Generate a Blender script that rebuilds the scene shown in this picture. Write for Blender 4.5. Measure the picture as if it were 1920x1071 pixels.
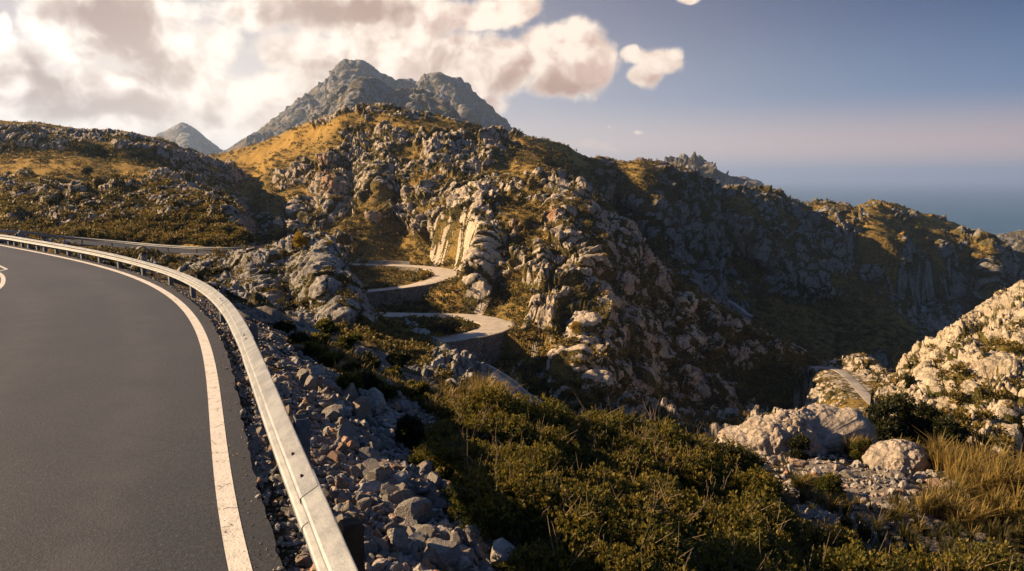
import bpy, math, random
import numpy as np
from concurrent.futures import ThreadPoolExecutor
from mathutils import Vector
R_ = math.radians
for _o in list(bpy.data.objects): bpy.data.objects.remove(_o)
scn = bpy.context.scene
COL = scn.collection
rng = np.random.default_rng(7)
random.seed(7)
F32 = np.float32

# ------------------------------------------------------------------ camera
FPX, CX, CY, HC = 1371.0, 960.0, 535.5, 2.4
PITCH = math.atan((CY-333.0)/FPX)
cam = bpy.data.objects.new('camera', bpy.data.cameras.new('camera'))
COL.objects.link(cam)
cam.location = (0, 0, HC)
cam.rotation_euler = (math.pi/2-PITCH, 0, 0)
cam.data.sensor_width = 36.0
cam.data.lens = 36.0*FPX/1920.0
cam.data.clip_start = 0.1
cam.data.clip_end = 200000.0
scn.camera = cam
scn.view_settings.view_transform = 'Standard'
scn.view_settings.look = 'None'
scn.view_settings.exposure = 1.36
scn.view_settings.gamma = 1.0
scn.render.engine = 'CYCLES'
scn.cycles.use_denoising = True
scn.cycles.max_bounces = 6
scn.cycles.volume_bounces = 1
scn.cycles.transparent_max_bounces = 4

SUN_AZ, SUN_EL = -81.0, 24.0
cp, sp = math.cos(PITCH), math.sin(PITCH)

def at(px, py, d):
    """world point on the ray through photo pixel (px,py) at forward distance d (metres along +Y)"""
    px = np.asarray(px, float); py = np.asarray(py, float); d = np.asarray(d, float)
    a = (px-CX)/FPX; b = (py-CY)/FPX
    dy = cp-b*sp; dz = -sp-b*cp
    return np.stack([a/dy*d, d+0*a, HC+dz/dy*d], -1)

def proj(P):
    P = np.asarray(P, float)
    x = P[..., 0]; y = P[..., 1]; z = P[..., 2]-HC
    dep = y*cp-z*sp; up = y*sp+z*cp
    return CX+x/dep*FPX, CY-up/dep*FPX, dep

# ------------------------------------------------------------------ node helpers
class NT:
    def __init__(s, tree): s.t = tree; s.n = tree.nodes; s.l = tree.links
    def new(s, kind, **kw):
        n = s.n.new(kind)
        for k, v in kw.items(): setattr(n, k, v)
        return n
    def put(s, sock, v):
        if isinstance(v, bpy.types.NodeSocket): s.l.new(v, sock)
        elif v is not None: sock.default_value = v
    def math(s, op, a, b=None, clamp=False):
        n = s.new('ShaderNodeMath', operation=op, use_clamp=clamp)
        s.put(n.inputs[0], a)
        if b is not None: s.put(n.inputs[1], b)
        return n.outputs[0]
    def vmath(s, op, a, b=None):
        n = s.new('ShaderNodeVectorMath', operation=op)
        s.put(n.inputs[0], a)
        if b is not None: s.put(n.inputs[1], b)
        return n.outputs['Value'] if op in ('LENGTH', 'DOT_PRODUCT', 'DISTANCE') else n.outputs[0]
    def noise(s, vec, scale, detail=4, rough=.55, dist=0.0):
        n = s.new('ShaderNodeTexNoise')
        if vec is not None: s.put(n.inputs['Vector'], vec)
        n.inputs['Scale'].default_value = scale; n.inputs['Detail'].default_value = detail
        n.inputs['Roughness'].default_value = rough; n.inputs['Distortion'].default_value = dist
        return n.outputs['Fac']
    def voro(s, vec, scale, feature='F1'):
        n = s.new('ShaderNodeTexVoronoi', feature=feature)
        if vec is not None: s.put(n.inputs['Vector'], vec)
        n.inputs['Scale'].default_value = scale
        return n.outputs['Distance']
    def ramp(s, fac, a, b):
        n = s.new('ShaderNodeMapRange', interpolation_type='SMOOTHSTEP')
        s.put(n.inputs[0], fac); n.inputs[1].default_value = a; n.inputs[2].default_value = b
        return n.outputs[0]
    def mix(s, fac, a, b, mode='MIX'):
        n = s.new('ShaderNodeMix', data_type='RGBA', blend_type=mode)
        s.put(n.inputs[0], fac); s.put(n.inputs[6], c4(a)); s.put(n.inputs[7], c4(b))
        return n.outputs[2]
    def attr(s, name):
        return s.new('ShaderNodeAttribute', attribute_name=name).outputs['Fac']
    def bump(s, h, dist, strength=1.0, normal=None):
        n = s.new('ShaderNodeBump'); n.inputs['Distance'].default_value = dist; n.inputs['Strength'].default_value = strength
        s.put(n.inputs['Height'], h)
        if normal is not None: s.put(n.inputs['Normal'], normal)
        return n.outputs[0]
def c4(c):
    if isinstance(c, (tuple, list)) and len(c) == 3: return (*c, 1.0)
    return c
def material(name):
    m = bpy.data.materials.new(name); m.use_nodes = True
    nt = NT(m.node_tree)
    return m, nt, nt.n['Principled BSDF']

# ------------------------------------------------------------------ world
def azel(px, py):
    p = at(px, py, 1.0)-np.array([0, 0, HC])
    return math.atan2(p[0], p[1]), math.atan2(p[2], math.hypot(p[0], p[1]))
world = bpy.data.worlds.new('World'); scn.world = world; world.use_nodes = True
W = NT(world.node_tree); W.n.clear()
def build_world():
    out = W.new('ShaderNodeOutputWorld'); bg = W.new('ShaderNodeBackground')
    W.l.new(bg.outputs[0], out.inputs[0])
    sky = W.new('ShaderNodeTexSky', sky_type='NISHITA', sun_disc=False)
    sky.sun_elevation = R_(SUN_EL); sky.sun_rotation = R_(SUN_AZ)
    sky.altitude = 300; sky.air_density = 1.0; sky.dust_density = 1.5; sky.ozone_density = 1.6
    tc = W.new('ShaderNodeTexCoord')
    d = W.vmath('NORMALIZE', tc.outputs['Generated'])
    sx = W.new('ShaderNodeSeparateXYZ'); W.put(sx.inputs[0], d)
    az = W.math('ARCTAN2', sx.outputs[0], sx.outputs[1])
    el = W.math('ARCSINE', sx.outputs[2])
    cv = W.new('ShaderNodeCombineXYZ'); W.put(cv.inputs[0], az); W.put(cv.inputs[1], el)
    ae = cv.outputs[0]
    def field(blobs, vec):
        acc = None
        for (px, py, rx, ry, w) in blobs:
            a0, e0 = azel(px, py)
            # local scale of the picture in radians
            a1, _ = azel(px+rx, py); _, e1 = azel(px, py-ry)
            v = W.vmath('SUBTRACT', vec, (a0, e0, 0)); v = W.vmath('MULTIPLY', v, (1/abs(a1-a0), 1/abs(e1-e0), 0))
            q = W.math('SUBTRACT', 1.25, W.vmath('LENGTH', v)); q = W.math('MAXIMUM', q, 0.0)
            q = W.math('MULTIPLY', q, w)
            acc = q if acc is None else W.math('SMOOTH_MAX' if False else 'MAXIMUM', acc, q)
        return acc
    n1 = W.noise(d, 9.0, 6, .6, .25)
    n2 = W.noise(W.vmath('ADD', d, (-.03, -.004, .03)), 9.0, 3, .6, .25)
    n3 = W.noise(d, 24.0, 6, .68)
    warp = W.new('ShaderNodeTexNoise'); W.put(warp.inputs['Vector'], d); warp.inputs['Scale'].default_value = 11.0; warp.inputs['Detail'].default_value = 3
    wv = W.vmath('MULTIPLY', W.vmath('SUBTRACT', warp.outputs['Color'], (.5, .5, .5)), (.075, .055, 0))
    aw = W.vmath('ADD', ae, wv)
    white = [(20, 150, 110, 110, .9), (130, 60, 110, 90, 1), (250, 50, 150, 90, 1), (340, 120, 120, 100, 1), (120, 195, 170, 60, 1), (250, 190, 190, 75, 1),
             (400, 190, 110, 80, 1), (480, 215, 100, 60, 1), (330, 245, 200, 45, 1), (540, 100, 70, 50, .95), (600, 105, 110, 60, 1), (640, 30, 260, 55, 1), (720, 60, 150, 70, 1),
             (770, 110, 110, 60, 1), (560, 165, 120, 55, 1), (850, 110, 95, 55, 1), (900, 30, 110, 38, 1), (965, 18, 50, 34, 1), (930, 130, 100, 60, 1), (1040, 110, 95, 68, 1.05),
             (1095, 130, 75, 75, 1.05), (1050, 170, 90, 28, 1), (1245, 108, 44, 28, .95), (1200, 102, 38, 15, .75), (1222, 138, 30, 26, .8), (1265, 95, 24, 20, .7), (1306, 3, 24, 13, .85), (1350, 168, 14, 4, .4),
             (1160, 243, 11, 4, .36), (1207, 241, 10, 4, .36), (10, 40, 26, 30, .7), (1110, 283, 60, 13, .5), (700, 165, 250, 45, .9), (900, 190, 60, 25, .8), (440, 270, 70, 40, 1.2), (520, 190, 60, 60, 1.1)]
    dark = [(235, 60, 115, 75, 1), (290, 115, 95, 70, 1), (80, 165, 110, 52, 1), (230, 205, 120, 50, .9), (60, 115, 50, 34, .8), (610, 18, 170, 50, 1.1), (680, 15, 110, 45, 1),
            (580, 130, 75, 40, .5), (1075, 180, 110, 34, .75), (955, 118, 70, 32, .35), (150, 215, 120, 40, .8), (390, 215, 50, 26, .4), (870, 110, 60, 30, .35), (1240, 146, 40, 18, .4), (930, 165, 70, 26, .5)]
    def puffs(vec):
        v = W.new('ShaderNodeTexVoronoi', feature='F1', normalize=True, voronoi_dimensions='2D'); W.put(v.inputs['Vector'], vec); v.inputs['Scale'].default_value = 16.0
        v.inputs['Detail'].default_value = 3.0; v.inputs['Roughness'].default_value = .5; v.inputs['Lacunarity'].default_value = 2.1
        return W.math('SUBTRACT', .30, v.outputs['Distance'])
    dw = W.vmath('ADD', ae, W.vmath('MULTIPLY', W.vmath('SUBTRACT', warp.outputs['Color'], (.5, .5, .5)), (.05, .05, 0)))
    pf = puffs(dw); pf2 = puffs(W.vmath('ADD', dw, (-.014, .018, 0)))
    f = field(white, aw)
    dens = W.math('ADD', f, W.math('MULTIPLY', W.math('SUBTRACT', n1, .5), .9))
    dens = W.math('ADD', dens, W.math('MULTIPLY', pf, 1.0))
    dens = W.math('ADD', dens, W.math('MULTIPLY', W.math('SUBTRACT', n3, .5), .62))
    alpha = W.math('MULTIPLY', W.ramp(dens, .12, .60), W.ramp(f, .0, .22))
    dk = field(dark, aw)
    dk = W.math('ADD', dk, W.math('MULTIPLY', W.math('SUBTRACT', n1, .5), .8))
    dk = W.math('ADD', dk, W.math('MULTIPLY', W.math('SUBTRACT', pf2, pf), 1.6))
    dkm = W.ramp(dk, -.05, 1.05)
    # relief: the puffs looked up towards the sun
    rel = W.math('ADD', W.math('MULTIPLY', W.math('SUBTRACT', pf, pf2), 1.4), W.math('MULTIPLY', W.math('SUBTRACT', n3, .5), .22))
    lit = W.ramp(W.math('ADD', rel, W.math('MULTIPLY', W.math('SUBTRACT', n1, n2), 1.0)), -.30, .24)
    bright = W.mix(lit, (.70, .49, .385), (1.04, .86, .70))
    # warm to the right, near white to the left around the sun side
    side = W.ramp(az, -.62, .18)
    bright = W.mix(side, W.mix(lit, (.80, .68, .60), (1.20, 1.07, .95)), bright)
    darkc = W.mix(side, (.36, .25, .215), (.50, .315, .235))
    ccol = W.mix(dkm, bright, darkc)
    # clear sky: the Nishita sky, tinted by the dusty evening air over the sea
    skyc = W.mix(1.0, sky.outputs[0], (SKYS, SKYS, SKYS), 'MULTIPLY')
    zen = W.mix(W.ramp(az, -.7, .75), (.46, .41, .42), (.0, .034, .145))
    mid = W.mix(W.ramp(az, -.7, .75), (.80, .70, .66), (.105, .19, .345))
    hor = W.mix(W.ramp(az, -.6, .8), (1.05, .90, .76), (.86, .52, .38))
    g = W.mix(W.ramp(el, .0, .11), hor, mid)
    g = W.mix(W.ramp(el, .06, .25), g, zen)
    back = W.ramp(W.math('ABSOLUTE', W.math('ADD', az, .25)), .75, 1.6)
    g = W.mix(back, g, (.06, .11, .21))
    g = W.mix(W.ramp(el, .24, .55), g, (.026, .075, .20))
    skyc = W.mix(.92, skyc, g)
    # edges stay bright, cores carry the shade
    ccol = W.mix(W.math('MULTIPLY', W.ramp(dens, .75, .15), .7), ccol, W.mix(side, (1.10, 1.0, .90), (1.0, .82, .66)))
    a0, e0 = azel(440, 190)
    gl = W.vmath('LENGTH', W.vmath('MULTIPLY', W.vmath('SUBTRACT', ae, (a0, e0, 0)), (1.0, 1.7, 0)))
    glow = W.math('POWER', W.ramp(gl, .42, .0), 1.5)
    colr = W.mix(alpha, skyc, ccol)
    colr = W.mix(W.math('MULTIPLY', glow, .30), colr, (1.18, 1.02, .84))
    # below the horizon
    colr = W.mix(W.ramp(el, -.06, 0.0), (.10, .09, .09), colr)
    W.put(bg.inputs[0], colr); bg.inputs[1].default_value = .46
SKYS = 0.10
build_world()
world.cycles.sampling_method = 'MANUAL'; world.cycles.sample_map_resolution = 512

sun = bpy.data.objects.new('sun', bpy.data.lights.new('sun', 'SUN')); COL.objects.link(sun)
sun.data.energy = 5.0; sun.data.angle = R_(.6); sun.data.color = (1.0, .70, .40)
sd = Vector((math.sin(R_(SUN_AZ))*math.cos(R_(SUN_EL)), math.cos(R_(SUN_AZ))*math.cos(R_(SUN_EL)), math.sin(R_(SUN_EL))))
sun.rotation_euler = sd.to_track_quat('Z', 'Y').to_euler()

# ------------------------------------------------------------------ noise (numpy)
POOL = ThreadPoolExecutor(4)
def chunked(fn, P, n_out):
    P = np.ascontiguousarray(P.reshape(-1, 3), F32); N = len(P); C = 32768
    outs = [np.empty(N, F32) for _ in range(n_out)]
    def run(i):
        r = fn(P[i:i+C])
        if n_out == 1: r = (r,)
        for o, v in zip(outs, r): o[i:i+C] = v
    list(POOL.map(run, range(0, N, C)))
    return outs[0] if n_out == 1 else outs
def hsh(x, y, z, s):
    h = x*np.uint32(0x8da6b343)+y*np.uint32(0xd8163841)+z*np.uint32(0xcb1ab31f)+np.uint32(s*2654435 % 4294967295)
    h ^= h >> np.uint32(15); h *= np.uint32(0x2c1b3c6d); h ^= h >> np.uint32(12); h *= np.uint32(0x297a2d39); h ^= h >> np.uint32(15)
    return h
_g = np.random.default_rng(3).normal(size=(256, 3)); GR = (_g/np.linalg.norm(_g, axis=1)[:, None]).astype(F32)
def perlin(P, seed=0):
    Pi = np.floor(P); f = P-Pi; I = Pi.astype(np.int64).astype(np.uint32)
    u = f*f*f*(f*(f*6-15)+10); r = 0
    for dx in (0, 1):
        wx = u[:, 0] if dx else 1-u[:, 0]
        for dy in (0, 1):
            wy = u[:, 1] if dy else 1-u[:, 1]
            for dz in (0, 1):
                wz = u[:, 2] if dz else 1-u[:, 2]
                g = GR[hsh(I[:, 0]+np.uint32(dx), I[:, 1]+np.uint32(dy), I[:, 2]+np.uint32(dz), seed) & np.uint32(255)]
                r = r+wx*wy*wz*(g[:, 0]*(f[:, 0]-dx)+g[:, 1]*(f[:, 1]-dy)+g[:, 2]*(f[:, 2]-dz))
    return (r*1.5).astype(F32)
def fbm(P, octv=5, gain=.5, seed=0, ridged=False):
    def fn(p):
        a = 1.0; s = 0; t = 0
        for o in range(octv):
            n = perlin(p*(2.03**o)+F32(17.3*o), seed+o)
            if ridged: n = 1-2*np.abs(n)
            s = s+a*n; t += a; a *= gain
        return s/t
    return chunked(fn, P, 1)
def worley(P, seed=0, tilt=False):
    def fn(p):
        Pi = np.floor(p); f = p-Pi; I = Pi.astype(np.int64).astype(np.uint32)
        f1 = np.full(len(p), 9, F32); f2 = f1.copy(); idc = np.zeros(len(p), F32); hb = np.zeros(len(p), np.uint32); rx = idc.copy(); ry = idc.copy(); rz = idc.copy()
        for dx in (-1, 0, 1):
            for dy in (-1, 0, 1):
                for dz in (-1, 0, 1):
                    h = hsh(I[:, 0]+np.uint32(dx & 0xffffffff), I[:, 1]+np.uint32(dy & 0xffffffff), I[:, 2]+np.uint32(dz & 0xffffffff), seed)
                    ox = (h & np.uint32(1023)).astype(F32)*F32(1/1023.); oy = ((h >> np.uint32(10)) & np.uint32(1023)).astype(F32)*F32(1/1023.)
                    oz = ((h >> np.uint32(20)) & np.uint32(1023)).astype(F32)*F32(1/1023.)
                    ox = ox+(dx-f[:, 0]); oy = oy+(dy-f[:, 1]); oz = oz+(dz-f[:, 2]); q = ox*ox+oy*oy+oz*oz
                    c = q < f1
                    f2 = np.where(c, f1, np.minimum(f2, q)); f1 = np.where(c, q, f1); hb = np.where(c, h, hb); rx = np.where(c, ox, rx); ry = np.where(c, oy, ry); rz = np.where(c, oz, rz)
        hb = hb*np.uint32(747796405); idc = (hb >> np.uint32(16)).astype(F32)*F32(1/65535.); g = GR[(hb >> np.uint32(8)) & np.uint32(255)]
        if not tilt: return np.sqrt(f1), np.sqrt(f2), idc
        return np.sqrt(f1), np.sqrt(f2), idc, (rx*g[:, 0]+ry*g[:, 1]+rz*g[:, 2]).astype(F32)
    return chunked(fn, P, 4 if tilt else 3)
def sstep(a, b, x):
    t = np.clip((x-a)/(b-a), 0, 1); return t*t*(3-2*t)

# ------------------------------------------------------------------ mesh helpers
def mesh_np(name, V, Fq, mat=None, smooth=True, attrs=None, parent=None, link=True):
    """V (n,3); Fq list of face arrays (m,k)"""
    me = bpy.data.meshes.new(name)
    V = np.ascontiguousarray(V, F32)
    if not isinstance(Fq, (list, tuple)): Fq = [Fq]
    Fq = [np.asarray(f, np.int32) for f in Fq if len(f)]
    me.vertices.add(len(V)); me.vertices.foreach_set('co', V.ravel())
    li = np.concatenate([f.ravel() for f in Fq]); cnt = np.concatenate([np.full(len(f), f.shape[1], np.int32) for f in Fq])
    me.loops.add(len(li)); me.loops.foreach_set('vertex_index', li)
    me.polygons.add(len(cnt)); st = np.zeros(len(cnt), np.int32); st[1:] = np.cumsum(cnt)[:-1]
    me.polygons.foreach_set('loop_start', st); me.polygons.foreach_set('loop_total', cnt)
    me.polygons.foreach_set('use_smooth', np.full(len(cnt), smooth, bool))
    me.update(calc_edges=True); me.validate()
    for k, v in (attrs or {}).items():
        a = me.attributes.new(k, 'FLOAT', 'POINT'); a.data.foreach_set('value', np.ascontiguousarray(v, F32).ravel())
    if mat: me.materials.append(mat)
    o = bpy.data.objects.new(name, me)
    if link: COL.objects.link(o)
    if parent: o.parent = parent
    return o
def grid_faces(nv, nu, closed=False):
    i = np.arange(nv*nu).reshape(nv, nu)
    if closed: i = np.concatenate([i, i[:, :1]], 1)
    return np.stack([i[:-1, :-1], i[:-1, 1:], i[1:, 1:], i[1:, :-1]], -1).reshape(-1, 4)
def tag(o, label=None, cat=None, group=None, kind=None):
    if label: o['label'] = label
    if cat: o['category'] = cat
    if group: o['group'] = group
    if kind: o['kind'] = kind
    return o
def struct(o, label=None, cat=None): return tag(o, label, cat, kind='structure')
def empty(name, loc, rz=0):
    o = bpy.data.objects.new(name, None); COL.objects.link(o); o.location = loc; o.rotation_euler = (0, 0, rz); o.empty_display_size = .2
    return o
class MB:
    """collects pieces into one mesh"""
    def __init__(s): s.V = []; s.Q = []; s.T = []; s.n = 0; s.A = []
    def add(s, V, Q=None, T=None, a=0.0):
        V = np.asarray(V, float); s.V.append(V)
        if Q is not None and len(Q): s.Q.append(np.asarray(Q)+s.n)
        if T is not None and len(T): s.T.append(np.asarray(T)+s.n)
        s.A.append(np.full(len(V), a) if np.isscalar(a) else a)
        s.n += len(V)
    def box(s, c, size, rz=0.0, taper=1.0):
        x, y, z = np.array(size)/2
        v = np.array([(-x, -y, -z), (x, -y, -z), (x, y, -z), (-x, y, -z), (-x*taper, -y*taper, z), (x*taper, -y*taper, z), (x*taper, y*taper, z), (-x*taper, y*taper, z)])
        cs, sn = math.cos(rz), math.sin(rz)
        v = v @ np.array([[cs, sn, 0], [-sn, cs, 0], [0, 0, 1]])+np.array(c)
        s.add(v, [(0, 3, 2, 1), (4, 5, 6, 7), (0, 1, 5, 4), (1, 2, 6, 5), (2, 3, 7, 6), (3, 0, 4, 7)])
    def tube(s, pts, rad, k=7, a=0.0):
        pts = np.asarray(pts, float); n = len(pts); rad = np.broadcast_to(rad, n)
        t = np.gradient(pts, axis=0); t /= np.linalg.norm(t, axis=1)[:, None]+1e-9
        ref = np.where(np.abs(t[:, 2:3]) > .9, np.array([[1., 0, 0]]), np.array([[0, 0, 1.]]))
        u = np.cross(t, ref); u /= np.linalg.norm(u, axis=1)[:, None]; w = np.cross(t, u)
        an = np.arange(k)/k*2*math.pi
        V = (pts[:, None]+rad[:, None, None]*(np.cos(an)[None, :, None]*u[:, None]+np.sin(an)[None, :, None]*w[:, None])).reshape(-1, 3)
        V = np.vstack([V, pts[:1], pts[-1:]]); b = n*k
        T = [(b, (i+1) % k, i) for i in range(k)]+[(b+1, (n-1)*k+i, (n-1)*k+(i+1) % k) for i in range(k)]
        s.add(V, grid_faces(n, k, True), T, a)
    def build(s, name, mat, parent=None, smooth=False, attr=None, link=True):
        Fs = []
        if s.Q: Fs.append(np.vstack(s.Q))
        if s.T: Fs.append(np.vstack(s.T))
        return mesh_np(name, np.vstack(s.V), Fs, mat, smooth, {attr: np.concatenate(s.A)} if attr else None, parent, link)
# ------------------------------------------------------------------ materials
def mat_terrain(name, scale=1.0, rock_a=(.27, .23, .185), rock_b=(.52, .445, .36), veg_a=(.066, .062, .02), veg_b=(.30, .195, .06), iron=.5, bumpd=.25, fine=1.0):
    m, t, b = material(name)
    tc = t.new('ShaderNodeTexCoord'); p = tc.outputs['Object']
    rk = t.attr('rock')
    n1 = t.noise(p, .35*scale, 6, .65); n2 = t.noise(p, 1.6*scale, 5, .65); n3 = t.noise(p, .05*scale, 4, .6)
    n4 = t.noise(p, 5*scale*fine, 4, .7)
    st = t.new('ShaderNodeMapping'); t.put(st.inputs[0], p); st.inputs['Scale'].default_value = (1, 1, .22)
    streak = t.noise(st.outputs[0], .9*scale, 5, .65)
    rc = t.mix(t.ramp(n1, .3, .7), rock_a, rock_b)
    rc = t.mix(t.ramp(n2, .50, .36), rc, tuple(.62*x for x in rock_a))
    rc = t.mix(t.ramp(streak, .53, .68), rc, tuple(.36*x for x in rock_a))
    rc = t.mix(t.ramp(n4, .54, .72), rc, tuple(1.3*x for x in rock_b))
    if iron:
        im = t.math('MULTIPLY', t.ramp(t.noise(p, .035*scale, 4, .55), .60, .70), t.ramp(streak, .35, .6))
        rc = t.mix(t.math('MULTIPLY', im, iron), rc, (.34, .185, .10))
    rc = t.mix(t.math('MULTIPLY', t.attr('iron'), t.ramp(n1, .25, .6)), rc, (.34, .19, .105))
    rc = t.mix(t.math('MULTIPLY', t.attr('pale'), t.ramp(n2, .3, .5)), rc, (.54, .46, .36))
    vc = t.mix(t.ramp(n2, .38, .62), veg_a, veg_b)
    vc = t.mix(t.ramp(n3, .40, .62), vc, veg_b)
    vc = t.mix(t.ramp(n4, .5, .62), vc, tuple(.6*x for x in veg_a))
    vc = t.mix(t.math('MULTIPLY', t.attr('grass'), t.ramp(n2, .25, .5)), vc, (.33, .21, .055))
    vc = t.mix(t.ramp(rk, .10, .45), vc, tuple(.75*x for x in veg_a))
    k = t.math('ADD', rk, t.math('MULTIPLY', t.math('SUBTRACT', n2, .5), .9))
    k = t.math('ADD', k, t.math('MULTIPLY', t.math('SUBTRACT', n4, .5), .5))
    t.put(b.inputs['Base Color'], t.mix(t.ramp(k, .40, .56), vc, rc))
    b.inputs['Roughness'].default_value = .95; b.inputs['Specular IOR Level'].default_value = .1
    h = t.math('ADD', n4, t.math('MULTIPLY', n2, 1.5)); h = t.math('ADD', h, streak)
    t.put(b.inputs['Normal'], t.bump(h, bumpd, .9))
    return m
def mat_simple(name, ca, cb, scale, rough=.85, bumpd=0.0, detail=5, metal=0.0, third=None, spec=.3):
    m, t, b = material(name)
    p = t.new('ShaderNodeTexCoord').outputs['Object']
    n = t.noise(p, scale, detail, .65)
    c = t.mix(t.ramp(n, .35, .65), ca, cb)
    if third: c = t.mix(t.ramp(t.noise(p, scale*.23, 3), .5, .68), c, third)
    t.put(b.inputs['Base Color'], c); b.inputs['Roughness'].default_value = rough; b.inputs['Metallic'].default_value = metal
    b.inputs['Specular IOR Level'].default_value = spec
    if bumpd: t.put(b.inputs['Normal'], t.bump(t.noise(p, scale*2.3, 4, .7), bumpd))
    return m
def mat_leaf(name, ca, cb, cc, scale=.8, trans=.35):
    m, t, b = material(name)
    geo = t.new('ShaderNodeNewGeometry')
    n = t.noise(geo.outputs['Position'], scale, 3, .6)
    oi = t.new('ShaderNodeObjectInfo')
    c = t.mix(t.ramp(n, .35, .65), ca, cb)
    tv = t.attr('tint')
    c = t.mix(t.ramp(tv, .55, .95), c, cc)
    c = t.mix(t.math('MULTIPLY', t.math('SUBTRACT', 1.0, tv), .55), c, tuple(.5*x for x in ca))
    c = t.mix(t.math('MULTIPLY', oi.outputs['Random'], .3), c, cb)
    t.put(b.inputs['Base Color'], c); b.inputs['Roughness'].default_value = .6; b.inputs['Specular IOR Level'].default_value = .25
    tr = t.new('ShaderNodeBsdfTranslucent'); t.put(tr.inputs[0], c)
    mx = t.new('ShaderNodeMixShader'); mx.inputs[0].default_value = trans
    t.l.new(b.outputs[0], mx.inputs[1]); t.l.new(tr.outputs[0], mx.inputs[2])
    t.l.new(mx.outputs[0], t.n['Material Output'].inputs['Surface'])
    return m
M = {}
M['hill'] = mat_terrain('limestone_hillside', 1.0)
M['ridge'] = mat_terrain('far_limestone', .55, rock_a=(.17, .16, .145), rock_b=(.29, .27, .24), iron=.8, bumpd=.5)
M['left'] = mat_terrain('scrub_hillside', 1.0, veg_a=(.085, .075, .022), veg_b=(.40, .27, .08), iron=0)
M['slope'] = mat_terrain('pale_limestone', 1.4, rock_a=(.31, .265, .20), rock_b=(.47, .40, .305), veg_a=(.06, .06, .015), veg_b=(.20, .14, .04), iron=.25, bumpd=.12)
M['spur'] = mat_terrain('grey_limestone', 1.5, rock_a=(.20, .19, .175), rock_b=(.40, .375, .34), iron=0, bumpd=.15)
M['peak'] = mat_terrain('peak_rock', .05, rock_a=(.13, .13, .135), rock_b=(.28, .265, .25), veg_a=(.085, .08, .055), veg_b=(.16, .125, .075), iron=.15, bumpd=4.0)
M['fg'] = mat_terrain('stony_soil', 5.0, rock_a=(.15, .13, .11), rock_b=(.27, .235, .20), veg_a=(.03, .028, .012), veg_b=(.13, .09, .04), iron=0, bumpd=.05)
def mat_stone(name, ca, cb, scale):
    m, t, b = material(name)
    tc = t.new('ShaderNodeTexCoord'); p = tc.outputs['Object']; oi = t.new('ShaderNodeObjectInfo')
    off = t.vmath('ADD', p, t.vmath('MULTIPLY', (1, 1, 1), (0, 0, 0)))
    n1 = t.noise(off, scale, 6, .7); n2 = t.noise(off, scale*4, 5, .7)
    vv = t.new('ShaderNodeMapping'); t.put(vv.inputs[0], p); vv.inputs['Rotation'].default_value = (.5, .3, .2); vv.inputs['Scale'].default_value = (1, 1, 4)
    n5 = t.noise(vv.outputs[0], scale*.9, 5, .7, .8)
    c = t.mix(t.ramp(n1, .3, .7), ca, cb)
    c = t.mix(t.ramp(n2, .55, .8), c, tuple(min(1, 1.3*x) for x in cb))
    c = t.mix(t.ramp(n5, .55, .7), c, tuple(.55*x for x in ca))
    c = t.mix(t.math('MULTIPLY', t.ramp(t.noise(p, scale*.4, 3), .55, .7), .5), c, (.36, .22, .13))
    c = t.mix(t.math('MULTIPLY', t.ramp(oi.outputs['Random'], .72, .95), .55), c, (.42, .24, .14))
    c = t.mix(t.ramp(t.attr('tint'), .80, .98), c, (.42, .24, .14))
    t.put(b.inputs['Base Color'], c); b.inputs['Roughness'].default_value = .9; b.inputs['Specular IOR Level'].default_value = .2
    h = t.math('ADD', n2, t.math('ADD', t.math('MULTIPLY', n5, 1.4), t.voro(p, scale*3)))
    t.put(b.inputs['Normal'], t.bump(h, .25/scale, .8))
    return m
M['stone'] = mat_stone('limestone_rubble', (.25, .235, .22), (.42, .385, .35), 5.0)
M['boulder'] = mat_stone('boulder_limestone', (.30, .255, .21), (.44, .375, .31), 1.6)
def mat_asphalt():
    m, t, b = material('asphalt')
    p = t.new('ShaderNodeTexCoord').outputs['Object']
    n1 = t.noise(p, .35, 4, .6); n2 = t.noise(p, 60, 4, .85); n3 = t.noise(p, 2.2, 5, .6); v = t.voro(p, 60)
    c = t.mix(t.ramp(n1, .35, .65), (.020, .022, .027), (.036, .037, .041))
    c = t.mix(t.ramp(n3, .55, .75), c, (.024, .026, .030))
    c = t.mix(t.math('MULTIPLY', t.ramp(n2, .55, .68), .6), c, (.16, .152, .145))
    c = t.mix(t.math('MULTIPLY', t.ramp(n2, .47, .34), .85), c, (.020, .021, .022))
    n5 = t.noise(p, 27, 3, .85)
    c = t.mix(t.math('MULTIPLY', t.ramp(n5, .56, .68), .6), c, (.105, .10, .097)); c = t.mix(t.math('MULTIPLY', t.ramp(n5, .47, .38), .85), c, (.009, .009, .010))
    lat = t.math('ADD', t.attr('lat'), t.math('MULTIPLY', t.math('SUBTRACT', n1, .5), .5))
    for x0 in (.85, 2.35, 3.6, 5.0):
        q = t.math('ABSOLUTE', t.math('SUBTRACT', lat, x0)); c = t.mix(t.math('MULTIPLY', t.ramp(q, .42, .08), t.math('MULTIPLY', t.ramp(n3, .3, .7), .42)), c, (.070, .069, .070))
    cr = t.voro(t.vmath('ADD', p, t.vmath('MULTIPLY', t.new('ShaderNodeTexNoise').outputs['Color'], (.8, .8, 0))), .22, 'DISTANCE_TO_EDGE')
    c = t.mix(t.math('MULTIPLY', t.math('MULTIPLY', t.ramp(cr, .007, .002), t.ramp(n1, .50, .6)), .45), c, (.02, .02, .02))
    t.put(b.inputs['Base Color'], c); b.inputs['Roughness'].default_value = .54; b.inputs['Specular IOR Level'].default_value = .55
    t.put(b.inputs['Normal'], t.bump(t.math('ADD', n2, t.math('MULTIPLY', v, .8)), .004, .5))
    return m
M['asphalt'] = mat_asphalt()
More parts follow.
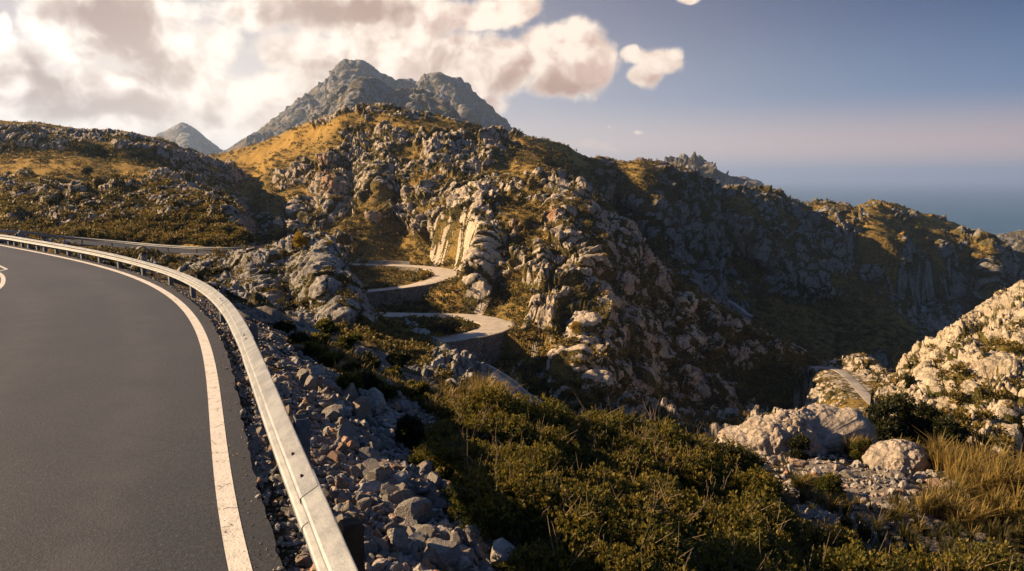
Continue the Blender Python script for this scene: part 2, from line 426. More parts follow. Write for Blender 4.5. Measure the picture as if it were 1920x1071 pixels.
def mat_paint():
    m, t, b = material('white_road_paint')
    p = t.new('ShaderNodeTexCoord').outputs['Object']
    n1 = t.noise(p, 9, 5, .7); n2 = t.noise(p, 55, 3, .8); v = t.voro(t.vmath('ADD', p, t.vmath('MULTIPLY', t.new('ShaderNodeTexNoise').outputs['Color'], (.3, .3, 0))), 2.4, 'DISTANCE_TO_EDGE')
    c = t.mix(t.ramp(n1, .40, .75), (.70, .665, .615), (.52, .485, .445))
    c = t.mix(t.ramp(n2, .60, .68), c, (.12, .115, .11))
    c = t.mix(t.math('MULTIPLY', t.ramp(v, .010, .003), t.ramp(n1, .5, .58)), c, (.13, .12, .11))
    c = t.mix(t.ramp(n1, .64, .70), c, (.09, .085, .082))
    t.put(b.inputs['Base Color'], c); b.inputs['Roughness'].default_value = .6
    t.put(b.inputs['Normal'], t.bump(n2, .006))
    return m
M['paint'] = mat_paint()
M['farroad'] = mat_simple('pale_asphalt', (.38, .335, .28), (.50, .445, .375), .6, .8)
def mat_wall():
    m, t, b = material('retaining_stone')
    p = t.new('ShaderNodeTexCoord').outputs['Object']
    mp = t.new('ShaderNodeMapping'); t.put(mp.inputs[0], p); mp.inputs['Scale'].default_value = (1, 1, 1.7)
    v = t.new('ShaderNodeTexVoronoi'); t.put(v.inputs['Vector'], mp.outputs[0]); v.inputs['Scale'].default_value = 1.5
    e = t.voro(mp.outputs[0], 1.5, 'DISTANCE_TO_EDGE'); n = t.noise(p, .5, 5, .65)
    c = t.mix(v.outputs['Color'], (.15, .13, .105), (.30, .26, .205)); c = t.mix(t.ramp(n, .5, .7), c, (.10, .09, .06)); c = t.mix(t.ramp(e, .10, .02), c, (.06, .052, .042))
    t.put(b.inputs['Base Color'], c); b.inputs['Roughness'].default_value = .95; t.put(b.inputs['Normal'], t.bump(e, .3)); return m
M['wall'] = mat_wall()
M['parapet'] = mat_simple('pale_parapet_stone', (.42, .38, .32), (.55, .50, .42), 1.2, .95, .1)
M['concrete'] = mat_simple('concrete', (.22, .205, .19), (.32, .30, .28), .8, .9, .05, third=(.16, .15, .14))
def mat_rail():
    m, t, b = material('galvanised_steel')
    p = t.new('ShaderNodeTexCoord').outputs['Object']
    n1 = t.noise(p, 6, 5, .65); n2 = t.noise(p, 40, 4, .7)
    mp = t.new('ShaderNodeMapping'); t.put(mp.inputs[0], p); mp.inputs['Scale'].default_value = (1, 1, 9)
    n3 = t.noise(mp.outputs[0], 2.5, 5, .65)
    c = t.mix(t.ramp(n1, .35, .65), (.17, .185, .205), (.25, .265, .285))
    c = t.mix(t.math('MULTIPLY', t.ramp(n3, .54, .74), .5), c, (.17, .145, .125))
    c = t.mix(t.math('MULTIPLY', t.ramp(n2, .60, .8), .6), c, (.24, .23, .22))
    t.put(b.inputs['Base Color'], c); b.inputs['Metallic'].default_value = .45; b.inputs['Specular IOR Level'].default_value = .35
    r = t.new('ShaderNodeMapRange'); t.put(r.inputs[0], n1); r.inputs[3].default_value = .5; r.inputs[4].default_value = .7
    t.put(b.inputs['Roughness'], r.outputs[0]); t.put(b.inputs['Normal'], t.bump(n2, .004, .5))
    return m
M['rail'] = mat_rail()
M['post'] = mat_simple('weathered_steel', (.085, .10, .125), (.13, .145, .165), 12, .6, .003, metal=.3)
M['bolt'] = mat_simple('rusty_bolt', (.05, .035, .028), (.14, .06, .03), 60, .8)
M['wood'] = mat_simple('dark_wood', (.035, .022, .014), (.07, .045, .03), 9, .85, .01)
M['plank'] = mat_simple('orange_wood', (.38, .13, .035), (.50, .22, .08), 9, .8, .01)
M['bark'] = mat_simple('bark', (.06, .045, .032), (.13, .10, .075), 6, .9, .01)
M['twig'] = mat_simple('twig', (.14, .10, .065), (.24, .18, .12), 12, .9)
M['bush'] = mat_leaf('shrub_leaf', (.028, .042, .010), (.060, .076, .015), (.23, .165, .024), .9, .42)
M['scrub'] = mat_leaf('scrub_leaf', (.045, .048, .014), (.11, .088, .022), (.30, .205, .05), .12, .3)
M['dark'] = mat_leaf('dark_leaf', (.016, .022, .008), (.030, .034, .010), (.045, .045, .012), .8, .2)
M['gold'] = mat_leaf('yellow_leaf', (.30, .20, .022), (.40, .26, .03), (.46, .32, .05), .8, .3)
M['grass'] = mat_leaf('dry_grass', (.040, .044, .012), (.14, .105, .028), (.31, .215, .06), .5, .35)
def mat_sea():
    m, t, b = material('sea_water')
    p = t.new('ShaderNodeTexCoord').outputs['Object']
    n = t.noise(p, .0016, 4, .6)
    t.put(b.inputs['Base Color'], t.mix(t.ramp(n, .35, .65), (.016, .075, .15), (.026, .095, .18)))
    b.inputs['Roughness'].default_value = .5; b.inputs['Specular IOR Level'].default_value = .2
    t.put(b.inputs['Normal'], t.bump(t.noise(p, .05, 6, .7), 2.0, .6))
    return m
M['sea'] = mat_sea()

# ------------------------------------------------------------------ the near road's path
LPX = [(439, 1064), (436, 995), (426, 901), (417, 839), (407, 776), (396, 713), (385, 663), (370, 619), (351, 582), (326, 560), (295, 538), (251, 519), (188, 500), (125, 486), (63, 471), (0, 460)]
def hit_plane(px, py, z):
    p1 = at(px, py, 1.0); k = (z-HC)/(p1[2]-HC); return np.array([p1[0]*k, k, z])
lp = np.array([hit_plane(a, b, 0.0)[:2] for a, b in LPX])
# smooth: heading as a polynomial of arc length, integrated and refitted to the points
sl = np.r_[0, np.cumsum(np.hypot(*np.diff(lp, axis=0).T))]
px_c = np.polyfit(sl, lp[:, 0], 5); py_c = np.polyfit(sl, lp[:, 1], 5)
ss = np.linspace(0, sl[-1], 220)
line = np.stack([np.polyval(px_c, ss), np.polyval(py_c, ss)], -1)
def extend(path, back, fwd, curl):
    d0 = path[0]-path[1]; d0 /= np.hypot(*d0)
    b = np.array([path[0]+d0*t for t in np.arange(back, 0, -.15)])
    d1 = path[-1]-path[-2]; h = math.atan2(d1[1], d1[0]); p = path[-1].copy(); f = []
    for i in range(int(fwd/.15)):
        h += curl*.15; p = p+.15*np.array([math.cos(h), math.sin(h)]); f.append(p.copy())
    return np.vstack([b, path, np.array(f)])
line = extend(line, 9, 24, .055)
def resample(path, step):
    s = np.r_[0, np.cumsum(np.hypot(*np.diff(path, axis=0).T))]; q = np.arange(0, s[-1], step)
    return np.stack([np.interp(q, s, path[:, 0]), np.interp(q, s, path[:, 1])], -1)
line = resample(line, .1)
def normals2(path):
    t = np.gradient(path, axis=0); t /= np.hypot(*t.T)[:, None]
    return np.stack([t[:, 1], -t[:, 0]], -1)          # to the right of travel = outside of the bend
LN = normals2(line)
def off(d): return line+LN*d
RAILOFF = .42
railp = off(RAILOFF)
def sdist(x, y):
    """signed distance outside the rail line"""
    x = np.asarray(x, F32); y = np.asarray(y, F32); sh = x.shape; x = x.ravel(); y = y.ravel(); out = np.empty(len(x), F32)
    Q = railp[::3].astype(F32); NN = LN[::3].astype(F32)
    def run(i):
        dx = x[i:i+8192, None]-Q[None, :, 0]; dy = y[i:i+8192, None]-Q[None, :, 1]
        d2 = dx*dx+dy*dy; k = d2.argmin(1); r = np.arange(len(k))
        out[i:i+8192] = np.sqrt(d2[r, k])*np.sign(dx[r, k]*NN[k, 0]+dy[r, k]*NN[k, 1])
    list(POOL.map(run, range(0, len(x), 8192)))
    return out.reshape(sh)
PD = [-60, -6.5, -.45, -.15, .15, .5, 1.4, 3.5, 7, 14, 18, 23, 30, 45, 70, 120]
PZ = [-.07, -.07, -.06, -.07, -.13, -.25, -.72, -1.7, -3.25, -5.5, -6.7, -9.5, -16, -29, -48, -75]
def shape_z(X, Y, S):
    px = X/Y*FPX+CX
    de = np.interp(px, [300, 480, 600, 700, 800, 900, 1000, 1150, 1300, 1650, 1750], [22, 20, 18, 17, 16.3, 16.0, 15.6, 15.8, 18, 26, 40])
    return 1.6*sstep(7, 14, X)*sstep(60, 30, Y)-.80*np.maximum(Y-de, 0)*sstep(1.2, 4, S)
def ground_z(x, y):
    s = sdist(x, y); x = np.asarray(x); y = np.asarray(y)
    z = np.interp(s, PD, PZ)
    return z+shape_z(x, y, s)
def ground_hit(px, py):
    px = np.asarray(px, float); py = np.asarray(py, float)
    best = np.full(px.shape, 60.0); done = np.zeros(px.shape, bool)
    ds = np.geomspace(2.0, 60, 160)
    prev = ds[0]
    for d in ds:
        p = at(px, py, d); under = (p[..., 2] < ground_z(p[..., 0], p[..., 1])) & ~done
        best = np.where(under, (d+prev)/2, best); done |= under; prev = d
    p = at(px, py, best); p[..., 2] = ground_z(p[..., 0], p[..., 1]); return p, best

# ------------------------------------------------------------------ far roads (photo pixel, pixel, distance, half width)
def road3(pts, n=140):
    pts = np.array(pts, float); P = at(pts[:, 0], pts[:, 1], pts[:, 2]); s = np.r_[0, np.cumsum(np.linalg.norm(np.diff(P, axis=0), axis=1))]
    # Catmull-Rom through the points
    out = []
    for i in range(len(P)-1):
        p0 = P[max(i-1, 0)]; p1 = P[i]; p2 = P[i+1]; p3 = P[min(i+2, len(P)-1)]
        for t in np.linspace(0, 1, 18, endpoint=False):
            out.append(.5*((2*p1)+(-p0+p2)*t+(2*p0-5*p1+4*p2-p3)*t*t+(-p0+3*p1-3*p2+p3)*t**3))
    out.append(P[-1]); out = np.array(out)
    s = np.r_[0, np.cumsum(np.linalg.norm(np.diff(out, axis=0), axis=1))]; q = np.linspace(0, s[-1], n)
    return np.stack([np.interp(q, s, out[:, k]) for k in range(3)], -1)
ROAD_UP = road3([(560, 495, 207), (640, 496, 206), (700, 497, 205), (760, 499, 203), (800, 502, 197), (825, 506, 190), (838, 513, 182), (833, 520, 175), (815, 527, 171), (780, 535, 168), (730, 542.5, 167), (665, 549, 166), (600, 553, 165)])
ROAD_MID = road3([(660, 590, 153), (735, 591, 152.5), (800, 592, 152), (870, 594, 150.5), (908, 599, 147.5), (928, 606, 143.5), (930, 614, 139.5), (910, 623, 135.5), (880, 630, 133), (850, 635, 131.5), (805, 641, 130), (740, 648, 128.5)], 560)
ROAD_LOW = road3([(800, 672, 127), (850, 684, 124), (885, 694, 121), (912, 710, 117), (935, 727, 113.5), (958, 748, 110), (985, 766, 106), (1010, 790, 101), (1030, 820, 96)])
ROAD_SADDLE = road3([(1520, 688, 156), (1552, 690, 153), (1575, 696, 147), (1592, 708, 139), (1608, 724, 131), (1622, 740, 124), (1638, 756, 118), (1660, 770, 113)])
ROAD_LEFT = road3([(-200, 452, 60), (-60, 447, 72), (20, 447, 84), (73, 449, 88), (150, 454, 89), (240, 462, 88), (330, 470, 86), (400, 474, 84.5), (450, 474, 84), (490, 470, 85), (515, 466, 90), (530, 462, 100)])
ROAD_VAL1 = road3([(1600, 592, 440), (1660, 596, 432), (1700, 595, 425), (1722, 590, 424), (1733, 582, 430), (1733, 575, 438), (1760, 566, 446), (1790, 560, 455)])
ROAD_VAL2 = road3([(1748, 690, 372), (1760, 662, 388), (1772, 640, 402), (1790, 626, 412), (1815, 618, 420)])
ROAD_VAL3 = road3([(1366, 566, 330), (1385, 578, 326), (1400, 590, 322), (1412, 596, 320)])
def carve(P, road, hw, ramp, lower=.18, ramp_dn=None):
    sh = P.shape; p = P.reshape(-1, 3)
    q = road[:, :2]; lo = q.min(0)-hw-ramp; hi = q.max(0)+hw+ramp
    idx = np.nonzero((p[:, 0] > lo[0]) & (p[:, 0] < hi[0]) & (p[:, 1] > lo[1]) & (p[:, 1] < hi[1]))[0]
    for c in np.array_split(idx, max(1, len(idx)//20000)):
        if not len(c): continue
        d2 = (p[c, None, 0]-q[None, :, 0])**2+(p[c, None, 1]-q[None, :, 1])**2
        k = d2.argmin(1); d = np.sqrt(d2[np.arange(len(k)), k]); zr = road[k, 2]-lower
        dz = p[c, 2]-zr
        r = np.where(dz < 0, ramp if ramp_dn is None else ramp_dn, ramp)
        w = 1-sstep(0, 1, (d-hw-.3)/r)
        if ramp_dn is None or ramp_dn < 2: w = np.where((dz < 0) & (d > hw+.1), w*.0, w)
        p[c, 2] = p[c, 2]-w*dz
    return p.reshape(sh)

def cutdown(P, road, i0, i1, side, hw, h, width=13.0, fall=.22):
    sh = P.shape; p = P.reshape(-1, 3); q = road[:, :2]; t = np.gradient(q, axis=0); t /= np.hypot(*t.T)[:, None]; n = np.stack([t[:, 1], -t[:, 0]], -1)*side
    lo = q[i0:i1].min(0)-width-hw; hi = q[i0:i1].max(0)+width+hw
    idx = np.nonzero((p[:, 0] > lo[0]) & (p[:, 0] < hi[0]) & (p[:, 1] > lo[1]) & (p[:, 1] < hi[1]))[0]
    for c in np.array_split(idx, max(1, len(idx)//20000)):
        if not len(c): continue
        v = p[c, None, :2]-q[None]; d2 = (v**2).sum(-1); k = d2.argmin(1); r = np.arange(len(k)); d = np.sqrt(d2[r, k])
        sg = (v[r, k]*n[k]).sum(1); m = (sg > hw+.15) & (k >= i0) & (k <= i1) & (d < hw+width)
        tt = np.clip((k-i0)/max(1, i1-i0), 0, 1); e = sstep(0, .30, tt)*sstep(0, .12, 1-tt)
        zm = road[k, 2]-.3+(1-e)*14-(h-.3)*e-fall*(d-hw)+3.0*sstep(hw+width*.6, hw+width, d)
        p[c, 2] = np.where(m, np.minimum(p[c, 2], zm), p[c, 2])
    return p.reshape(sh)
# ------------------------------------------------------------------ terrain patches
ZB = np.full((286*2, 513*2), 1e9)          # what the camera sees of the ground, for scattering
SURF = {}
def zb_add(P, pad=1):
    x, y, d = proj(P.reshape(-1, 3)); s = 1026/1920.
    xi = (x*s).astype(int); yi = (y*s).astype(int); ok = (d > .5) & (xi >= 0) & (xi < 1026) & (yi >= 0) & (yi < 572)
    np.minimum.at(ZB, (yi[ok], xi[ok]), d[ok])
def visible(P, tol=.03):
    x, y, d = proj(P); s = 1026/1920.
    xi = (x*s).astype(int); yi = (y*s).astype(int); ok = (d > .5) & (xi >= 1) & (xi < 1025) & (yi >= 1) & (yi < 571)
    xi = np.clip(xi, 1, 1024); yi = np.clip(yi, 1, 570)
    zb = np.minimum.reduce([ZB[yi, xi]])
    return ok & (d < zb*(1+tol)+.5)
def seg_dist(px, py, pts):
    best = np.full(px.shape, 1e9)
    for (ax, ay), (bx, by) in zip(pts[:-1], pts[1:]):
        L2 = (bx-ax)**2+(by-ay)**2; t = np.clip(((px-ax)*(bx-ax)+(py-ay)*(by-ay))/L2, 0, 1)
        best = np.minimum(best, np.hypot(px-ax-t*(bx-ax), py-ay-t*(by-ay)))
    return best
def lin_interp_v(A, t):
    """monotone cubic along axis 0"""
    K = A.shape[0]; d = np.diff(A, axis=0); m = np.zeros_like(A)
    m[1:-1] = np.where(d[:-1]*d[1:] > 0, 2*d[:-1]*d[1:]/(d[:-1]+d[1:]+1e-12*np.sign(d[:-1]+d[1:]+1e-30)), 0); m[0] = d[0]; m[-1] = d[-1]
    i = np.clip(t.astype(int), 0, K-2); f = (t-i)[:, None]
    return (A[i]*(1+2*f)*(1-f)**2+m[i]*f*(1-f)**2+A[i+1]*f*f*(3-2*f)+m[i+1]*f*f*(f-1))
def patch(name, stations, nu, nv, mat, disp, feats=(), back=(60, 40, 14), roads=(), usmooth=12, label=None, vis=True, irons=(), grasses=(), cuts=(), pales=()):
    """stations: (px, [(py, distance) from the foot up to the crest])"""
    sx = np.array([s[0] for s in stations], float); K = len(stations[0][1])
    PY = np.array([[q[0] for q in s[1]] for s in stations], float).T; DD = np.array([[q[1] for q in s[1]] for s in stations], float).T
    u = np.linspace(sx[0], sx[-1], nu)
    py = np.stack([np.interp(u, sx, PY[k]) for k in range(K)]); dd = np.stack([np.interp(u, sx, np.log(DD[k])) for k in range(K)])
    kn = max(1, int(usmooth/(u[1]-u[0])))
    ker = np.hanning(kn*2+3)[1:-1]; ker /= ker.sum(); h = len(ker)//2
    sm = lambda a, kk: np.stack([np.convolve(np.pad(r, kk//2, mode='edge'), ker if kk == len(ker) else np.ones(kk)/kk, 'valid') for r in a])
    py = sm(py, len(ker)); dd = sm(dd, len(ker))
    wts = np.abs(np.diff(py, axis=0)).mean(1)+6; t = np.interp(np.linspace(0, 1, nv), np.r_[0, np.cumsum(wts)/wts.sum()], np.arange(K))
    py = lin_interp_v(py, t); dd = np.exp(lin_interp_v(dd, t))
    px = np.broadcast_to(u, py.shape)
    for pts, amp, wid in feats:
        dd = dd-amp*np.exp(-(seg_dist(px, py, pts)/wid)**2)
    P = at(px, py, dd)
    bl, drop, nb = back
    bt = (np.arange(1, nb+1)/nb)**1.5
    B = np.repeat(P[-1][None], nb, 0); kq = 1+bt[:, None]*bl/P[-1][None, :, 1]; B[..., 0] *= kq; B[..., 1] *= kq; B[..., 2] = HC+(B[..., 2]-HC)*np.where(B[..., 2] < HC, kq, 1)-(bt)[:, None]*drop
    P = np.concatenate([P, B]); px = np.concatenate([px, np.broadcast_to(u, (nb, nu))]); py = np.concatenate([py, np.repeat(py[-1:], nb, 0)])
    a = np.gradient(P, axis=1); b = np.gradient(P, axis=0); N = np.cross(a, b); N /= np.linalg.norm(N, axis=-1)[..., None]+1e-9
    P2, rock = disp(P, N, px, py)
    iron = np.zeros(px.shape); grass = np.zeros(px.shape)
    for pts, wid in irons: iron = np.maximum(iron, np.exp(-(seg_dist(px, py, pts)/wid)**2))
    for pts, wid in grasses: grass = np.maximum(grass, np.exp(-(seg_dist(px, py, pts)/wid)**2))
    pale = np.zeros(px.shape)
    for pts, wid in pales: pale = np.maximum(pale, np.exp(-(seg_dist(px, py, pts)/wid)**2))
    for rd in roads: P2 = carve(P2, *rd)
    for cd in cuts: P2 = cutdown(P2, *cd)
    o = mesh_np(name, P2.reshape(-1, 3), grid_faces(*px.shape), mat, True, {'rock': rock, 'iron': iron, 'grass': grass, 'pale': pale})
    struct(o, label)
    zb_add(P2)
    SURF.setdefault(name, []).append((P2[:nv], N[:nv], rock[:nv], grass[:nv], px[:nv], py[:nv]))
    return o
AMP = .85
def make_disp(bigL, bigA, cells, rockbias, rockL, zsq=.6, seed=0, up=.35, soil=.25, rmap=None, slope_w=.5, crev=.16, fade=.5):
    """cells: (size, height) of the blocks the limestone breaks into"""
    def disp(P, N, px, py):
        sh = P.shape[:2]; Pf = P.reshape(-1, 3).astype(F32)
        w = np.stack([fbm(Pf/F32(cells[0][0]*1.5)+F32(31*k), 4, .5, seed+50+k) for k in range(3)], -1)*F32(cells[0][0]*.55)
        Pw = Pf+w
        big = fbm(Pf/F32(bigL), 5, .5, seed+1, True)-F32(.25)
        mm = fbm(Pf/F32(rockL), 4, .6, seed+9)
        nz = N.reshape(-1, 3)[:, 2]
        bias = rockbias
        if rmap is not None: bias = bias+rmap(px, py).reshape(-1)
        m = sstep(-.12, .18, mm+bias+slope_w*(.62-nz)+.25*big)
        h = bigA*big; mod = (.45+1.0*sstep(-.35, .4, fbm(Pf/F32(cells[0][0]*5), 3, .5, seed+33))).astype(F32)
        cr = np.ones(len(Pf), F32)
        q = Pw*np.array([1, 1, zsq], F32)
        for i, (cs, ch) in enumerate(cells):
            f1, f2, idc, tl = worley(q/F32(cs), seed+20+i, True)
            dome = 1-np.clip(f1, 0, 1)**2; edge = sstep(0, .16, f2-f1)
            h = h+m*ch*AMP*mod*((.35*dome+.55*idc+1.15*tl)*(.62+.38*edge)-.30)
            if i < 2: cr = cr*sstep(crev*.2, crev*1.15, f2-f1)
        fl = fbm(Pw*np.array([1, 1, .38], F32)/F32(cells[1][0]*1.1), 4, .6, seed+40, True)
        h = h+m*fl*F32(cells[1][1]*.75)
        h = h+fbm(Pf/F32(cells[-1][0]*1.2), 3, .55, seed+70)*F32(cells[-1][1])*(soil+(1-soil)*m)
        D = N.reshape(-1, 3)+np.array([0, 0, up]); D /= np.linalg.norm(D, axis=1)[:, None]
        h = h.reshape(sh); h = h*np.clip(1-fade*np.exp(-((py-py.min(0)[None])/10)**2), 0, 1); h = h.reshape(-1)
        P2 = Pf+D*h[:, None]
        return P2.reshape(*sh, 3), (m*(.28+.72*cr)+.10*m*np.clip(fl, -1, 1)).reshape(sh)
    return disp
def outer_side(P):
    t = np.diff(P[:, :2], axis=0); h = np.unwrap(np.arctan2(t[:, 1], t[:, 0])); return 1 if h[-1] > h[0] else -1
SU, SM = outer_side(ROAD_UP), outer_side(ROAD_MID)
KU = np.nonzero(proj(ROAD_UP)[1] > 521)[0]; KM = np.nonzero(proj(ROAD_MID)[1] > 612)[0]
def rblobs(bl):
    def f(px, py):
        r = np.zeros(np.shape(px))
        for x, y, rx, ry, w in bl: r = r+w*np.exp(-((px-x)/rx)**2-((py-y)/ry)**2)
        return r
    return f
# --- the big hill across the ravine, with the hairpins at its foot
ST_HILL = [
 (360, [(600, 112), (560, 122), (530, 135), (500, 155), (470, 180), (440, 215), (390, 265), (340, 330), (300, 420)]),
 (430, [(640, 112), (600, 122), (560, 135), (530, 155), (500, 180), (455, 210), (400, 255), (330, 320), (287, 400)]),
 (480, [(660, 112), (620, 122), (580, 135), (550, 155), (520, 178), (480, 205), (410, 250), (330, 310), (268, 380)]),
 (560, [(680, 114), (640, 122), (610, 134), (575, 154), (545, 170), (500, 205), (420, 240), (315, 292), (242, 345)]),
 (640, [(690, 116), (660, 123), (632, 131), (588, 154), (553, 167), (497, 207), (420, 233), (310, 276), (214, 322)]),
 (700, [(700, 115), (675, 123), (645, 130), (590, 153), (545, 168), (497, 206), (412, 232), (305, 270), (200, 316)]),
 (760, [(715, 114), (685, 123), (645, 130), (591, 152), (538, 170), (499, 204), (412, 230), (300, 268), (208, 312)]),
 (805, [(730, 112), (700, 123.5), (642, 130), (592, 151.5), (532, 172), (502, 198), (415, 222), (310, 263), (218, 310)]),
 (855, [(745, 109), (695, 122), (638, 131), (593, 151), (545, 165), (510, 185), (420, 208), (322, 258), (230, 308)]),
 (900, [(770, 107), (715, 115), (640, 130), (598, 149), (560, 160), (500, 180), (408, 204), (332, 250), (242, 305)]),
 (955, [(790, 106), (738, 112), (660, 127), (616, 139), (565, 155), (490, 176), (400, 202), (345, 240), (262, 300)]),
 (1010, [(802, 106), (765, 110), (700, 120), (640, 134), (570, 150), (490, 170), (408, 194), (350, 224), (298, 268)]),
 (1060, [(808, 106), (772, 110), (700, 121), (635, 135), (570, 149), (500, 165), (430, 183), (380, 202), (336, 232)]),
 (1085, [(810, 106), (774, 110), (700, 122), (636, 136), (572, 150), (505, 166), (440, 182), (390, 200), (348, 222)]),
 (1120, [(815, 106), (780, 110), (718, 119), (655, 132), (592, 146), (530, 161), (472, 176), (425, 190), (384, 208)]),
 (1165, [(815, 107), (780, 111), (725, 120), (670, 131), (618, 143), (566, 156), (516, 168), (470, 181), (428, 196)]),
 (1230, [(818, 107), (785, 111), (740, 118), (695, 127), (650, 137), (610, 147), (570, 158), (535, 168), (501, 180)]),
 (1300, [(818, 108), (790, 112), (755, 118), (720, 126), (685, 134), (650, 143), (615, 152), (580, 160), (549, 170)]),
 (1400, [(815, 110), (795, 113), (770, 118), (740, 124), (712, 131), (685, 138), (655, 145), (630, 152), (602, 160)]),
 (1500, [(812, 112), (798, 115), (780, 119), (760, 124), (740, 129), (720, 134), (702, 139), (684, 144), (664, 150)]),
 (1560, [(812, 113), (802, 116), (788, 119), (774, 123), (760, 127), (745, 131), (732, 135), (718, 139), (702, 143)]),
 (1610, [(812, 113), (806, 116), (799, 118), (791, 121), (783, 124), (775, 126), (767, 128), (759, 130), (750, 132)]),
 (1700, [(830, 110), (826, 112), (822, 114), (818, 116), (814, 118), (810, 120), (806, 121), (802, 122), (798, 124)])]
_b = lambda px: np.interp(px, [1085, 1120, 1165, 1230, 1300, 1400, 1500, 1700], [0, 3, 10, 22, 32, 38, 40, 40])
ST_HILL = [(px, [(y+(40 if i == 0 and px > 900 else 0), d*(.86 if i == 0 else 1)+_b(px)*(0 if i == 0 else 1)) for i, (y, d) in enumerate(q)]) for px, q in ST_HILL]
FE_HILL = [([(985, 335), (930, 370), (880, 400), (905, 460), (895, 510), (885, 545)], 7, 30), ([(905, 455), (880, 510), (875, 545)], 4, 26),
           ([(820, 430), (860, 445)], 6, 24), ([(1030, 420), (960, 430)], 5, 22), ([(1050, 380), (1090, 480), (1130, 560)], 5, 26), ([(930, 500), (940, 560)], -6, 22),
           ([(1130, 540), (1150, 600)], -7, 26), ([(1080, 640), (1060, 720), (1080, 770)], 4, 22), ([(1280, 560), (1290, 640)], 5, 20), ([(1190, 520), (1230, 620), (1260, 740)], -4, 28),
           ([(1180, 640), (1200, 720)], 3.5, 24), ([(1340, 640), (1400, 720), (1440, 780)], -4.5, 34), ([(660, 225), (690, 300), (660, 380)], -7, 36), ([(640, 230), (600, 320), (620, 380)], 8, 30),
           ([(560, 380), (555, 450)], 6, 16), ([(510, 390), (520, 450)], 6, 20), ([(480, 330), (470, 420)], -5, 26), ([(760, 330), (740, 420)], -5, 34), ([(700, 330), (700, 400)], 6, 24),
           ([(860, 260), (800, 330), (790, 400)], 4, 28), ([(930, 300), (1000, 320)], 4, 25)]
RB_HILL = rblobs([(520, 270, 90, 40, -.7), (470, 350, 40, 70, -.5), (450, 440, 30, 40, -.4), (1020, 300, 60, 30, -.35), (760, 400, 60, 30, -.25), (760, 460, 120, 25, -.45), (800, 560, 90, 16, -.6), (760, 520, 90, 12, -.5), (740, 620, 70, 25, -.5), (860, 612, 80, 26, -1.2), (770, 520, 80, 22, -.9), (1250, 640, 160, 90, .25), (1180, 520, 80, 80, .2),
                  (890, 470, 30, 120, .5), (870, 400, 60, 30, .3), (640, 350, 50, 60, .25), (700, 330, 60, 60, .2), (560, 430, 40, 40, .3), (1100, 480, 90, 140, .2), (960, 560, 24, 40, -.35), (930, 560, 15, 40, -.4), (1080, 590, 40, 20, -.2), (850, 250, 120, 25, -.25)])
patch('hill', ST_HILL, 1500, 760, M['hill'],
      make_disp(46, 4.0, [(8.0, 3.1), (3.2, 1.7), (1.25, .6)], .12, 17, .55, 11, rmap=RB_HILL, slope_w=.5), FE_HILL, (320, 30, 26),
      roads=[(ROAD_UP, 3.0, 5, .18, .8), (ROAD_MID, 3.1, 4, .18, .8), (ROAD_LOW, 2.6, 4)],
      cuts=[(ROAD_UP, KU[0], KU[-1], SU, 2.9, 3.0), (ROAD_MID, KM[0], KM[-1], SM, 3.0, 5.2)],
      pales=[([(985, 335), (930, 370), (885, 400), (905, 460), (895, 520), (880, 570)], 24), ([(820, 440), (860, 440)], 16), ([(1085, 640), (1060, 740)], 22), ([(1285, 560), (1290, 620)], 12)],
      irons=[([(610, 320), (622, 360)], 13), ([(980, 445), (1030, 430), (1040, 415)], 13), ([(740, 435), (725, 430)], 10), ([(930, 430), (900, 420)], 8)],
      grasses=[([(440, 320), (520, 280), (640, 225)], 22), ([(440, 380), (470, 340), (500, 310)], 16), ([(990, 330), (1040, 345)], 12)])
# --- little knoll beside the saddle where the road drops out of sight
patch('knoll', [
 (1490, [(850, 108), (845, 112), (840, 118), (835, 124), (830, 130), (826, 136)]),
 (1520, [(835, 108), (820, 114), (805, 121), (790, 130), (775, 140), (765, 150)]),
 (1550, [(820, 108), (790, 118), (755, 130), (720, 142), (692, 153), (682, 162)]),
 (1580, [(820, 108), (785, 116), (750, 128), (715, 140), (690, 152), (676, 160)]),
 (1615, [(820, 108), (785, 115), (755, 122), (725, 132), (695, 146), (668, 156)]),
 (1640, [(825, 106), (790, 112), (765, 118), (735, 128), (705, 142), (680, 150)]),
 (1665, [(830, 104), (800, 110), (775, 115), (750, 122), (725, 132), (700, 142)]),
 (1700, [(840, 100), (815, 104), (795, 108), (775, 114), (755, 120), (738, 128)]),
 (1760, [(860, 90), (840, 95), (822, 100), (808, 104), (795, 108), (780, 114)])], 360, 240, M['hill'],
      make_disp(20, 1.2, [(3.4, 1.6), (1.5, .8), (.7, .35)], .1, 12, .7, 61, rmap=rblobs([(1625, 690, 25, 25, .5), (1570, 725, 40, 30, .5)])), (), (60, 60, 12), roads=[(ROAD_SADDLE, 1.5, 3, .10, 6)])
